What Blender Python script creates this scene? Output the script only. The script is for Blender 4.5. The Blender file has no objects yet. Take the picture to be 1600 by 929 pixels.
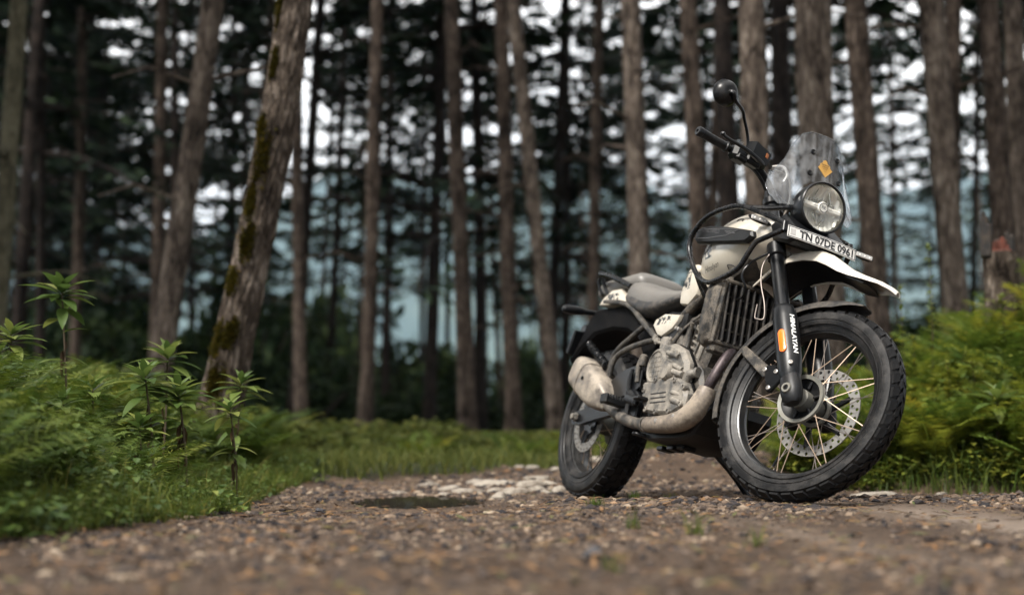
import bpy, bmesh, math, random
import numpy as np
from mathutils import Matrix, Vector

rad = math.radians
SC = bpy.context.scene
COL = SC.collection

# ------------------------------------------------------------------ camera
cam_d = bpy.data.cameras.new('camera')
cam = bpy.data.objects.new('camera', cam_d)
COL.objects.link(cam)
cam.location = (0, 0, 0.26)
cam.rotation_euler = (rad(95.0), 0, 0)
cam_d.sensor_width = 36.0
cam_d.lens = 50.0
cam_d.clip_start = 0.05
cam_d.clip_end = 20000
cam_d.dof.use_dof = True
cam_d.dof.focus_distance = 4.90
cam_d.dof.aperture_fstop = 1.6
cam_d.dof.aperture_blades = 0
SC.camera = cam

# ------------------------------------------------------------------ sky, sun, exposure
SUN_EL, SUN_AZ = rad(54), rad(224)          # azimuth clockwise from +Y
world = bpy.data.worlds.new('World')
SC.world = world
world.use_nodes = True
wn, wl = world.node_tree.nodes, world.node_tree.links
wn.clear()
w_out = wn.new('ShaderNodeOutputWorld')
w_bg = wn.new('ShaderNodeBackground')
w_sky = wn.new('ShaderNodeTexSky')
w_sky.sky_type = 'NISHITA'
w_sky.sun_disc = False
w_sky.sun_elevation = SUN_EL
w_sky.sun_rotation = SUN_AZ
w_sky.dust_density = 5.0
w_sky.air_density = 1.0
w_sky.ozone_density = 1.0
w_tc = wn.new('ShaderNodeTexCoord')
w_no = wn.new('ShaderNodeTexNoise')
w_no.inputs['Scale'].default_value = 2.2
w_no.inputs['Detail'].default_value = 5
w_rp = wn.new('ShaderNodeValToRGB')
w_rp.color_ramp.elements[0].position = 0.3
w_rp.color_ramp.elements[0].color = (7.6, 7.4, 7.1, 1)
w_rp.color_ramp.elements[1].position = 0.75
w_rp.color_ramp.elements[1].color = (10.2, 9.8, 9.2, 1)
w_mx = wn.new('ShaderNodeMix')
w_mx.data_type = 'RGBA'
w_mx.inputs['Factor'].default_value = 0.92    # closed cloud cover over the clear sky
wl.new(w_tc.outputs['Generated'], w_no.inputs['Vector'])
wl.new(w_no.outputs['Fac'], w_rp.inputs['Fac'])
wl.new(w_sky.outputs['Color'], w_mx.inputs['A'])
wl.new(w_rp.outputs['Color'], w_mx.inputs['B'])
wl.new(w_mx.outputs['Result'], w_bg.inputs['Color'])
w_bg.inputs['Strength'].default_value = 0.06
wl.new(w_bg.outputs['Background'], w_out.inputs['Surface'])

sun_d = bpy.data.lights.new('sun', 'SUN')
sun = bpy.data.objects.new('sun', sun_d)
COL.objects.link(sun)
sun_d.energy = 1.5
sun_d.angle = rad(12)
sun_d.color = (1.0, 0.95, 0.88)
sd = Vector((math.sin(SUN_AZ) * math.cos(SUN_EL), math.cos(SUN_AZ) * math.cos(SUN_EL), math.sin(SUN_EL)))
sun.rotation_euler = (-sd).to_track_quat('-Z', 'Y').to_euler()

SC.view_settings.view_transform = 'Standard'
SC.view_settings.look = 'None'
SC.view_settings.exposure = 2.2
SC.view_settings.gamma = 1.0
SC.render.engine = 'CYCLES'
SC.cycles.use_denoising = True
SC.cycles.max_bounces = 6
SC.cycles.diffuse_bounces = 3
SC.cycles.glossy_bounces = 3
SC.cycles.transmission_bounces = 5
SC.cycles.transparent_max_bounces = 8
SC.cycles.volume_bounces = 2
SC.cycles.caustics_reflective = False
SC.cycles.caustics_refractive = False
SC.cycles.sample_clamp_indirect = 6.0

rng = np.random.default_rng(7)
random.seed(7)

# ------------------------------------------------------------------ helpers: objects
def tag(o, label=None, cat=None, group=None, kind=None):
    if label: o['label'] = label
    if cat: o['category'] = cat
    if group: o['group'] = group
    if kind: o['kind'] = kind
    return o

def link(name, me, parent=None, M=None):
    o = bpy.data.objects.new(name, me)
    COL.objects.link(o)
    if parent is not None: o.parent = parent
    if M is not None: o.matrix_basis = M
    return o

def empty(name, M=None):
    return link(name, None, None, M)

def mesh_np(name, V, F, mat=None, smooth=True, attrs=None):
    """fast mesh from a vertex array and an (n,3) or (n,4) face array"""
    V = np.asarray(V, dtype=np.float32)
    F = np.asarray(F, dtype=np.int32)
    k = F.shape[1]
    me = bpy.data.meshes.new(name)
    me.vertices.add(len(V))
    me.vertices.foreach_set('co', V.ravel())
    me.loops.add(F.size)
    me.loops.foreach_set('vertex_index', F.ravel())
    me.polygons.add(len(F))
    me.polygons.foreach_set('loop_start', np.arange(0, F.size, k, dtype=np.int32))
    me.polygons.foreach_set('loop_total', np.full(len(F), k, dtype=np.int32))
    me.polygons.foreach_set('use_smooth', np.full(len(F), smooth, dtype=bool))
    if attrs:
        for nm, a in attrs.items():
            at = me.attributes.new(nm, 'FLOAT', 'POINT')
            at.data.foreach_set('value', np.asarray(a, dtype=np.float32))
    me.update(calc_edges=True)
    if mat: me.materials.append(mat)
    return me

class MB:
    """collects shapes, then becomes one mesh"""
    def __init__(self):
        self.v, self.f = [], []
    def add(self, v, f, M=None):
        n = len(self.v)
        if M is not None: v = [M @ Vector(p) for p in v]
        self.v += [tuple(p) for p in v]
        self.f += [tuple(i + n for i in q) for q in f]
        return self
    def mesh(self, name, mat, ang=35):
        me = bpy.data.meshes.new(name)
        me.from_pydata(self.v, [], self.f)
        bm = bmesh.new(); bm.from_mesh(me)
        bmesh.ops.recalc_face_normals(bm, faces=bm.faces)
        bm.to_mesh(me); bm.free()
        if ang:
            for p in me.polygons: p.use_smooth = True
            me.set_sharp_from_angle(angle=rad(ang))
        me.materials.append(mat)
        return me
    def obj(self, name, mat, parent=None, M=None, ang=35):
        return link(name, self.mesh(name, mat, ang), parent, M)
    # --- shapes
    def box(self, c, s, b=0.004, R=None):
        x, y, z = s[0] / 2, s[1] / 2, s[2] / 2
        b = min(b, x * .9, y * .9, z * .9)
        vs, idx = [], {}
        for sx in (-1, 1):
            for sy in (-1, 1):
                for sz in (-1, 1):
                    for a in range(3):
                        p = [sx * x, sy * y, sz * z]
                        for k, s_ in ((0, sx), (1, sy), (2, sz)):
                            if k != a: p[k] -= s_ * b
                        idx[(sx, sy, sz, a)] = len(vs); vs.append(p)
        fs = []
        for a in range(3):
            o = [k for k in range(3) if k != a]
            for sg in (-1, 1):
                q = []
                for u, w in ((-1, -1), (1, -1), (1, 1), (-1, 1)):
                    k = [0, 0, 0]; k[a] = sg; k[o[0]] = u; k[o[1]] = w
                    q.append(idx[(*k, a)])
                fs.append(q)
            for u in (-1, 1):
                for w in (-1, 1):
                    k1 = [0, 0, 0]; k1[o[0]] = u; k1[o[1]] = w
                    k2 = list(k1); k1[a] = -1; k2[a] = 1
                    fs.append([idx[(*k1, o[0])], idx[(*k2, o[0])], idx[(*k2, o[1])], idx[(*k1, o[1])]])
        for sx in (-1, 1):
            for sy in (-1, 1):
                for sz in (-1, 1):
                    fs.append([idx[(sx, sy, sz, a)] for a in range(3)])
        M = Matrix.Translation(c)
        if R is not None: M = M @ R.to_4x4()
        return self.add(vs, fs, M)
    def tube(self, pts, r, n=12, sub=0, cap=True, closed=False):
        P = [Vector(p) for p in pts]
        rr = list(r) if isinstance(r, (list, tuple)) else [r] * len(P)
        if sub:
            Q, q = [], []
            m = len(P)
            for i in range(m if closed else m - 1):
                if closed: p0, p1, p2, p3 = P[i - 1], P[i], P[(i + 1) % m], P[(i + 2) % m]
                else: p0, p1, p2, p3 = P[max(i - 1, 0)], P[i], P[i + 1], P[min(i + 2, m - 1)]
                for k in range(sub):
                    t = k / sub
                    Q.append(0.5 * ((2 * p1) + (p2 - p0) * t + (2 * p0 - 5 * p1 + 4 * p2 - p3) * t * t + (3 * p1 - p0 - 3 * p2 + p3) * t ** 3))
                    q.append(rr[i] * (1 - t) + rr[(i + 1) % m] * t)
            if not closed: Q.append(P[-1]); q.append(rr[-1])
            P, rr = Q, q
        m = len(P)
        vs, fs = [], []
        prev = None
        for i in range(m):
            if closed: t = (P[(i + 1) % m] - P[i - 1]).normalized()
            else: t = (P[min(i + 1, m - 1)] - P[max(i - 1, 0)]).normalized()
            if prev is None:
                a = Vector((0, 0, 1)) if abs(t.z) < .9 else Vector((1, 0, 0))
                u = (a - t * a.dot(t)).normalized()
            else: u = (prev - t * prev.dot(t)).normalized()
            prev = u
            w = t.cross(u)
            for k in range(n):
                a = 2 * math.pi * k / n
                vs.append(P[i] + (u * math.cos(a) + w * math.sin(a)) * rr[i])
        for i in range(m if closed else m - 1):
            j = (i + 1) % m
            for k in range(n):
                fs.append((i * n + k, i * n + (k + 1) % n, j * n + (k + 1) % n, j * n + k))
        if cap and not closed:
            fs.append(tuple(range(n - 1, -1, -1)))
            fs.append(tuple((m - 1) * n + k for k in range(n)))
        return self.add(vs, fs)
    def lathe(self, prof, n=48, o=(0, 0, 0), d=(0, 1, 0), closed=False, cap=True):
        """profile of (radius, distance along d) turned about the axis o + d"""
        d = Vector(d).normalized()
        a = Vector((0, 0, 1)) if abs(d.z) < .9 else Vector((1, 0, 0))
        u = (a - d * a.dot(d)).normalized(); w = d.cross(u); o = Vector(o)
        vs, fs = [], []
        for r, h in prof:
            for k in range(n):
                t = 2 * math.pi * k / n
                vs.append(o + d * h + (u * math.cos(t) + w * math.sin(t)) * max(r, 1e-5))
        m = len(prof)
        for i in range(m if closed else m - 1):
            j = (i + 1) % m
            for k in range(n):
                fs.append((i * n + k, i * n + (k + 1) % n, j * n + (k + 1) % n, j * n + k))
        if not closed and cap:
            if prof[0][0] > 1e-4: fs.append(tuple(range(n - 1, -1, -1)))
            if prof[-1][0] > 1e-4: fs.append(tuple((m - 1) * n + k for k in range(n)))
        return self.add(vs, fs)
    def loft(self, rings, cap=True):
        n = len(rings[0]); vs = [p for r in rings for p in r]; fs = []
        for i in range(len(rings) - 1):
            for k in range(n):
                fs.append((i * n + k, i * n + (k + 1) % n, (i + 1) * n + (k + 1) % n, (i + 1) * n + k))
        if cap:
            fs.append(tuple(range(n - 1, -1, -1)))
            fs.append(tuple((len(rings) - 1) * n + k for k in range(n)))
        return self.add(vs, fs)
    def prism(self, poly, y0, y1, b=0.006):
        """side outline (x, z) extruded from y0 to y1 with chamfered rims"""
        m = len(poly)
        area = sum(poly[i][0] * poly[(i + 1) % m][1] - poly[(i + 1) % m][0] * poly[i][1] for i in range(m))
        if area < 0: poly = poly[::-1]
        ins = []
        for i in range(m):
            p, a, c = Vector(poly[i]), Vector(poly[i - 1]), Vector(poly[(i + 1) % m])
            e1, e2 = (p - a).normalized(), (c - p).normalized()
            n1, n2 = Vector((-e1.y, e1.x)), Vector((-e2.y, e2.x))
            nn = (n1 + n2); l = max(nn.length, .5); nn = nn / (l * l) * 2
            q = p + nn * b
            ins.append((q.x, q.y))
        R = lambda pl, y: [(x, y, z) for x, z in pl]
        return self.loft([R(ins, y0), R(poly, y0 + b), R(poly, y1 - b), R(ins, y1)])
    def shell(self, grid, th):
        """grid of points [i][j] given thickness th along its normals"""
        ni, nj = len(grid), len(grid[0])
        G = [[Vector(p) for p in r] for r in grid]
        N = [[None] * nj for _ in range(ni)]
        for i in range(ni):
            for j in range(nj):
                du = G[min(i + 1, ni - 1)][j] - G[max(i - 1, 0)][j]
                dv = G[i][min(j + 1, nj - 1)] - G[i][max(j - 1, 0)]
                N[i][j] = du.cross(dv).normalized()
        A = [G[i][j] for i in range(ni) for j in range(nj)]
        B = [G[i][j] - N[i][j] * th for i in range(ni) for j in range(nj)]
        o = ni * nj; ix = lambda i, j: i * nj + j
        fs = []
        for i in range(ni - 1):
            for j in range(nj - 1):
                fs.append((ix(i, j), ix(i + 1, j), ix(i + 1, j + 1), ix(i, j + 1)))
                fs.append((o + ix(i, j), o + ix(i, j + 1), o + ix(i + 1, j + 1), o + ix(i + 1, j)))
        for i in range(ni - 1):
            for j in (0, nj - 1):
                fs.append((ix(i, j), ix(i + 1, j), o + ix(i + 1, j), o + ix(i, j)))
        for j in range(nj - 1):
            for i in (0, ni - 1):
                fs.append((ix(i, j), ix(i, j + 1), o + ix(i, j + 1), o + ix(i, j)))
        return self.add(A + B, fs)

def text_mesh(body, size, shear=0.0, spacing=1.0, depth=0.0, bold=0.0):
    """flat letters as a mesh centred on the origin; returns verts, faces"""
    cu = bpy.data.curves.new('letters', 'FONT')
    cu.body = body; cu.size = size; cu.shear = shear; cu.space_character = spacing
    cu.align_x = 'CENTER'; cu.align_y = 'CENTER'; cu.resolution_u = 3; cu.extrude = depth; cu.offset = bold
    o = bpy.data.objects.new('letters', cu); COL.objects.link(o)
    dg = bpy.context.evaluated_depsgraph_get()
    me = bpy.data.meshes.new_from_object(o.evaluated_get(dg))
    v = [tuple(p.co) for p in me.vertices]; f = [tuple(p.vertices) for p in me.polygons]
    bpy.data.objects.remove(o); bpy.data.meshes.remove(me); bpy.data.curves.remove(cu)
    return v, f

# ------------------------------------------------------------------ helpers: materials
def new_mat(name):
    m = bpy.data.materials.new(name); m.use_nodes = True
    n, l = m.node_tree.nodes, m.node_tree.links
    return m, n, l, n['Principled BSDF']

def dusty(name, base, rough=0.5, metal=0.0, dust=(.20, .165, .125), amt=0.5, scale=14.0, bump=0.15, lo=.42, hi=.68, coat=0.0, spec=.5):
    """a finish under patchy dried dust and mud"""
    m, n, l, b = new_mat(name)
    tc = n.new('ShaderNodeTexCoord')
    n1 = n.new('ShaderNodeTexNoise'); n1.inputs['Scale'].default_value = scale; n1.inputs['Detail'].default_value = 8; n1.inputs['Roughness'].default_value = .65
    n2 = n.new('ShaderNodeTexNoise'); n2.inputs['Scale'].default_value = scale * 11; n2.inputs['Detail'].default_value = 4
    ad = n.new('ShaderNodeMath'); ad.operation = 'MULTIPLY_ADD'; ad.inputs[1].default_value = .38; 
    rp = n.new('ShaderNodeMapRange'); rp.inputs['From Min'].default_value = lo + .19; rp.inputs['From Max'].default_value = hi + .19
    rp.inputs['To Max'].default_value = amt
    l.new(tc.outputs['Object'], n1.inputs['Vector']); l.new(tc.outputs['Object'], n2.inputs['Vector'])
    l.new(n2.outputs['Fac'], ad.inputs[0]); l.new(n1.outputs['Fac'], ad.inputs[2]); l.new(ad.outputs[0], rp.inputs['Value'])
    mx = n.new('ShaderNodeMix'); mx.data_type = 'RGBA'
    mx.inputs['A'].default_value = (*base, 1); mx.inputs['B'].default_value = (*dust, 1)
    l.new(rp.outputs['Result'], mx.inputs['Factor']); l.new(mx.outputs['Result'], b.inputs['Base Color'])
    mr = n.new('ShaderNodeMix'); mr.inputs['A'].default_value = rough; mr.inputs['B'].default_value = .92
    l.new(rp.outputs['Result'], mr.inputs['Factor']); l.new(mr.outputs['Result'], b.inputs['Roughness'])
    b.inputs['Specular IOR Level'].default_value = spec
    if metal:
        mm = n.new('ShaderNodeMix'); mm.inputs['A'].default_value = metal; mm.inputs['B'].default_value = 0
        l.new(rp.outputs['Result'], mm.inputs['Factor']); l.new(mm.outputs['Result'], b.inputs['Metallic'])
    b.inputs['Coat Weight'].default_value = coat
    b.inputs['Coat Roughness'].default_value = .15
    if bump:
        bp = n.new('ShaderNodeBump'); bp.inputs['Strength'].default_value = bump; bp.inputs['Distance'].default_value = .002
        l.new(ad.outputs[0], bp.inputs['Height']); l.new(bp.outputs['Normal'], b.inputs['Normal'])
    return m

def plain(name, base, rough=.5, metal=0.0, **kw):
    m, n, l, b = new_mat(name)
    b.inputs['Base Color'].default_value = (*base, 1); b.inputs['Roughness'].default_value = rough; b.inputs['Metallic'].default_value = metal
    for k, v in kw.items(): b.inputs[k].default_value = v
    return m

def splash(mat, lo, hi, colour=(.012, .014, .016), thr=.53, scale=55.0):
    """printed ink-splash decal on a panel, inside the box lo..hi of its own coordinates"""
    n, l = mat.node_tree.nodes, mat.node_tree.links
    b = n['Principled BSDF']
    src = b.inputs['Base Color'].links[0].from_socket
    tc = n.new('ShaderNodeTexCoord')
    no = n.new('ShaderNodeTexNoise'); no.inputs['Scale'].default_value = scale; no.inputs['Detail'].default_value = 3; no.inputs['Distortion'].default_value = 1.2
    l.new(tc.outputs['Object'], no.inputs['Vector'])
    gt = n.new('ShaderNodeMath'); gt.operation = 'GREATER_THAN'; gt.inputs[1].default_value = thr
    l.new(no.outputs['Fac'], gt.inputs[0])
    sp = n.new('ShaderNodeSeparateXYZ'); l.new(tc.outputs['Object'], sp.inputs[0])
    fac = gt.outputs[0]
    for k, ax in enumerate('XYZ'):
        if lo[k] is None: continue
        for op, val in (('GREATER_THAN', lo[k]), ('LESS_THAN', hi[k])):
            c = n.new('ShaderNodeMath'); c.operation = op; c.inputs[1].default_value = val
            l.new(sp.outputs[ax], c.inputs[0])
            q = n.new('ShaderNodeMath'); q.operation = 'MULTIPLY'
            l.new(fac, q.inputs[0]); l.new(c.outputs[0], q.inputs[1]); fac = q.outputs[0]
    mx = n.new('ShaderNodeMix'); mx.data_type = 'RGBA'; mx.inputs['B'].default_value = (*colour, 1)
    l.new(fac, mx.inputs['Factor']); l.new(src, mx.inputs['A']); l.new(mx.outputs['Result'], b.inputs['Base Color'])
    return mat

# ================================================================== THE PLACE
def sstep(a, b, x):
    t = np.clip((x - a) / (b - a), 0, 1)
    return t * t * (3 - 2 * t)

def wob(x, y, f, s):
    """cheap smooth noise, about -1..1"""
    return (np.sin(x * f * 1.00 + s) * np.cos(y * f * 1.13 + s * 1.7) + .6 * np.sin(x * f * 2.1 - y * f * 1.7 + s * 2.3) + .45 * np.cos(x * f * 3.3 + y * f * 3.9 + s * .7)) / 2.05

def left_edge(y):      # where the left bank meets the gravel
    return np.interp(y, [0, 2.6, 3.2, 4.0, 5.0, 6.0, 8.0, 9.5, 11, 14, 40], [-1.5, -1.30, -1.06, -.86, -.97, -1.10, -1.12, -1.25, -1.6, -3.2, -18])

def right_dist(x, y):  # > 0 inside the right-hand bank
    return np.minimum(y - np.interp(x, [1.2, 1.6, 2.0, 2.6, 4, 8], [9.6, 6.9, 6.55, 6.35, 5.9, 5.0]), (x - np.interp(y, [6, 7, 8, 9.5, 12], [1.35, 1.35, 1.5, 1.9, 2.6])) * 1.2)

PUD = (-.40, 6.22, .27, .47)
def ground_z(x, y):
    x = np.asarray(x, float); y = np.asarray(y, float)
    lf = sstep(.22, -.02, x)
    z = -.072 * sstep(4.8, 6.1, y) * (1 - lf) - .081 * sstep(3.9, 5.2, y) * lf
    z = z + .085 * sstep(7.0, 9.6, y) * sstep(.1, .9, x)                      # rise behind the bike
    z = z + .045 * sstep(6.75, 8.6, y) * lf
    z = z + .10 * np.exp(-((x - 1.0) / .75) ** 2 - ((y - 8.6) / 1.0) ** 2) - .05 * np.exp(-((x + .55) / .5) ** 2 - ((y - 8.0) / .9) ** 2) + .022 * wob(x, y, 1.9, 2.2) * sstep(6.9, 8.2, y) - .10 * sstep(9.8, 13, y)
    near = np.exp(-(((x - .905) / .3) ** 2 + ((y - 4.67) / .3) ** 2)) + np.exp(-(((x - .34) / .3) ** 2 + ((y - 6.115) / .3) ** 2))
    pq = ((x - PUD[0]) / .5) ** 2 + ((y - 5.9) / 1.0) ** 2
    fade = sstep(60, 20, y) * (1 - .85 * np.exp(-pq))
    z = z + (.010 * wob(x, y, 2.6, .4) + .005 * wob(x, y, 7.1, 1.9)) * (1 - np.clip(near, 0, 1)) * fade
    # tyre ruts on the right
    rut = np.exp(-((x - (1.35 - .30 * (y - 3.6))) / .10) ** 2) * sstep(2.0, 2.6, y) * sstep(5.0, 4.2, y)
    z = z - .014 * rut
    # banks
    bl = left_edge(y) - x
    z = z + sstep(0.05, 1.4, bl) * .36 * sstep(2.4, 3.8, y) + sstep(-.05, .3, bl) * .03
    br = right_dist(x, y)
    z = z + sstep(0, 2.6, br) * .92 + sstep(0, .25, br) * .05
    # puddle hollow
    q = ((x - PUD[0]) / PUD[2]) ** 2 + ((y - PUD[1]) / PUD[3]) ** 2
    z = z - .05 * (1 - sstep(.35, 1.25, q))
    # the wood falls away to the valley
    z = z - 1.0 * sstep(18, 60, y) - 330 * sstep(75, 900, y) + wob(x, y, .06, 3.) * .25 * sstep(15, 40, y)
    return z
WATER_Z = -.0865

def far_edge(x, y):    # > 0 beyond the end of the gravel
    return y - (np.interp(x, [-2, -1, -.2, .4, 1.2, 3], [8.0, 8.3, 8.6, 9.5, 10.0, 10.2]) + .40 * wob(x, y * .3, 2.3, .6))

# ---------------- materials of the place
def ground_material():
    m, n, l, b = new_mat('gravel_earth')
    tc = n.new('ShaderNodeTexCoord')
    def noise(s, d, rgh=.6):
        q = n.new('ShaderNodeTexNoise'); q.inputs['Scale'].default_value = s; q.inputs['Detail'].default_value = d; q.inputs['Roughness'].default_value = rgh
        l.new(tc.outputs['Object'], q.inputs['Vector']); return q
    a, c, g = noise(1.7, 8), noise(70, 8, .75), noise(.9, 5)
    r1 = n.new('ShaderNodeValToRGB'); e = r1.color_ramp.elements
    e[0].position = .32; e[0].color = (.045, .031, .022, 1); e[1].position = .72; e[1].color = (.150, .110, .079, 1)
    x = r1.color_ramp.elements.new(.5); x.color = (.086, .061, .044, 1)
    r2 = n.new('ShaderNodeValToRGB'); e = r2.color_ramp.elements
    e[0].position = .32; e[0].color = (.28, .26, .26, 1); e[1].position = .68; e[1].color = (1.55, 1.45, 1.34, 1)  # low grain darkened, crevice shade put into the colour
    l.new(a.outputs['Fac'], r1.inputs['Fac']); l.new(c.outputs['Fac'], r2.inputs['Fac'])
    mu = n.new('ShaderNodeMix'); mu.data_type = 'RGBA'; mu.blend_type = 'MULTIPLY'; mu.inputs['Factor'].default_value = 1
    l.new(r1.outputs['Color'], mu.inputs['A']); l.new(r2.outputs['Color'], mu.inputs['B'])
    # pale compacted dust in the wheel tracks
    ru = n.new('ShaderNodeAttribute'); ru.attribute_name = 'rut'
    mr_ = n.new('ShaderNodeMix'); mr_.data_type = 'RGBA'; mr_.inputs['B'].default_value = (.25, .20, .16, 1)
    ml = n.new('ShaderNodeMath'); ml.operation = 'MULTIPLY'; l.new(ru.outputs['Fac'], ml.inputs[0]); l.new(a.outputs['Fac'], ml.inputs[1])
    l.new(ml.outputs[0], mr_.inputs['Factor']); l.new(mu.outputs['Result'], mr_.inputs['A']); mu = mr_
    # greenish litter and moss where the wood begins and on the banks
    at = n.new('ShaderNodeAttribute'); at.attribute_name = 'green'
    r3 = n.new('ShaderNodeValToRGB'); e = r3.color_ramp.elements
    e[0].position = .35; e[0].color = (.018, .026, .010, 1); e[1].position = .7; e[1].color = (.045, .050, .020, 1)
    l.new(g.outputs['Fac'], r3.inputs['Fac'])
    m2 = n.new('ShaderNodeMix'); m2.data_type = 'RGBA'
    l.new(at.outputs['Fac'], m2.inputs['Factor']); l.new(mu.outputs['Result'], m2.inputs['A']); l.new(r3.outputs['Color'], m2.inputs['B'])
    l.new(m2.outputs['Result'], b.inputs['Base Color'])
    b.inputs['Roughness'].default_value = .88; b.inputs['Specular IOR Level'].default_value = .25
    bp = n.new('ShaderNodeBump'); bp.inputs['Strength'].default_value = .8; bp.inputs['Distance'].default_value = .02
    l.new(c.outputs['Fac'], bp.inputs['Height']); l.new(bp.outputs['Normal'], b.inputs['Normal'])
    return m

def ramp_material(name, cols, rough=.85, attr='tint', bump_scale=0, spec=.3):
    m, n, l, b = new_mat(name)
    at = n.new('ShaderNodeAttribute'); at.attribute_name = attr
    rp = n.new('ShaderNodeValToRGB')
    while len(rp.color_ramp.elements) < len(cols): rp.color_ramp.elements.new(.5)
    for k, (p, c) in enumerate(cols):
        rp.color_ramp.elements[k].position = p; rp.color_ramp.elements[k].color = (*c, 1)
    l.new(at.outputs['Fac'], rp.inputs['Fac'])
    if bump_scale:
        tc = n.new('ShaderNodeTexCoord'); no = n.new('ShaderNodeTexNoise'); no.inputs['Scale'].default_value = bump_scale; no.inputs['Detail'].default_value = 6
        l.new(tc.outputs['Object'], no.inputs['Vector'])
        bp = n.new('ShaderNodeBump'); bp.inputs['Strength'].default_value = .6; bp.inputs['Distance'].default_value = .01
        l.new(no.outputs['Fac'], bp.inputs['Height']); l.new(bp.outputs['Normal'], b.inputs['Normal'])
        mr = n.new('ShaderNodeMapRange'); mr.inputs['To Min'].default_value = .6; mr.inputs['To Max'].default_value = 1.4
        l.new(no.outputs['Fac'], mr.inputs['Value'])
        mu = n.new('ShaderNodeMix'); mu.data_type = 'RGBA'; mu.blend_type = 'MULTIPLY'; mu.inputs['Factor'].default_value = 1
        l.new(rp.outputs['Color'], mu.inputs['A']); l.new(mr.outputs['Result'], mu.inputs['B']); l.new(mu.outputs['Result'], b.inputs['Base Color'])
    else: l.new(rp.outputs['Color'], b.inputs['Base Color'])
    b.inputs['Roughness'].default_value = rough; b.inputs['Specular IOR Level'].default_value = spec
    return m

def leaf_material(name, cols, trans=.35, rough=.5, spec=.22):
    """foliage: per-leaf tint along a ramp, shifted a little from plant to plant, some light passing through"""
    m, n, l, b = new_mat(name)
    out = n['Material Output']
    at = n.new('ShaderNodeAttribute'); at.attribute_name = 'tint'
    oi = n.new('ShaderNodeObjectInfo')
    ad = n.new('ShaderNodeMath'); ad.operation = 'MULTIPLY_ADD'; ad.inputs[1].default_value = .35; 
    su = n.new('ShaderNodeMath'); su.operation = 'SUBTRACT'; su.inputs[1].default_value = .17
    l.new(oi.outputs['Random'], ad.inputs[0]); l.new(at.outputs['Fac'], ad.inputs[2]); l.new(ad.outputs[0], su.inputs[0])
    rp = n.new('ShaderNodeValToRGB')
    while len(rp.color_ramp.elements) < len(cols): rp.color_ramp.elements.new(.5)
    for k, (p, c) in enumerate(cols):
        rp.color_ramp.elements[k].position = p; rp.color_ramp.elements[k].color = (*c, 1)
    l.new(su.outputs[0], rp.inputs['Fac']); l.new(rp.outputs['Color'], b.inputs['Base Color'])
    b.inputs['Roughness'].default_value = rough; b.inputs['Specular IOR Level'].default_value = spec
    tl = n.new('ShaderNodeBsdfTranslucent'); l.new(rp.outputs['Color'], tl.inputs['Color'])
    mx = n.new('ShaderNodeMixShader'); mx.inputs['Fac'].default_value = trans
    l.new(b.outputs[0], mx.inputs[1]); l.new(tl.outputs[0], mx.inputs[2]); l.new(mx.outputs[0], out.inputs['Surface'])
    return m

def bark_material(name, dark, mid, light, vscale=1.0, nscale=13, vor=22):
    m, n, l, b = new_mat(name)
    tc = n.new('ShaderNodeTexCoord'); mp = n.new('ShaderNodeMapping'); mp.inputs['Scale'].default_value = (1, 1, .28 * vscale)
    l.new(tc.outputs['Object'], mp.inputs['Vector'])
    n1 = n.new('ShaderNodeTexNoise'); n1.inputs['Scale'].default_value = nscale; n1.inputs['Detail'].default_value = 8; n1.inputs['Roughness'].default_value = .65; n1.inputs['Distortion'].default_value = .5
    vo = n.new('ShaderNodeTexVoronoi'); vo.inputs['Scale'].default_value = vor; vo.feature = 'DISTANCE_TO_EDGE'
    n2 = n.new('ShaderNodeTexNoise'); n2.inputs['Scale'].default_value = 2.6; n2.inputs['Detail'].default_value = 7; n2.inputs['Roughness'].default_value = .7
    l.new(mp.outputs['Vector'], n1.inputs['Vector']); l.new(mp.outputs['Vector'], vo.inputs['Vector']); l.new(tc.outputs['Object'], n2.inputs['Vector'])
    ad = n.new('ShaderNodeMath'); ad.operation = 'MULTIPLY_ADD'; ad.inputs[1].default_value = .5
    l.new(vo.outputs['Distance'], ad.inputs[0]); l.new(n1.outputs['Fac'], ad.inputs[2])
    a2 = n.new('ShaderNodeMath'); a2.operation = 'MULTIPLY_ADD'; a2.inputs[1].default_value = .80
    l.new(n2.outputs['Fac'], a2.inputs[0]); l.new(ad.outputs[0], a2.inputs[2])
    sc_ = n.new('ShaderNodeMath'); sc_.operation = 'MULTIPLY'; sc_.inputs[1].default_value = .80
    l.new(a2.outputs[0], sc_.inputs[0])
    rp = n.new('ShaderNodeValToRGB'); e = rp.color_ramp.elements
    e[0].position = .60; e[0].color = (*dark, 1); e[1].position = 1.0; e[1].color = (*light, 1)
    q = e.new(.80); q.color = (*mid, 1)
    l.new(sc_.outputs[0], rp.inputs['Fac']); l.new(rp.outputs['Color'], b.inputs['Base Color'])
    b.inputs['Roughness'].default_value = .95; b.inputs['Specular IOR Level'].default_value = .06
    bp = n.new('ShaderNodeBump'); bp.inputs['Strength'].default_value = 1.0; bp.inputs['Distance'].default_value = .05
    l.new(ad.outputs[0], bp.inputs['Height']); l.new(bp.outputs['Normal'], b.inputs['Normal'])
    return m

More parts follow.
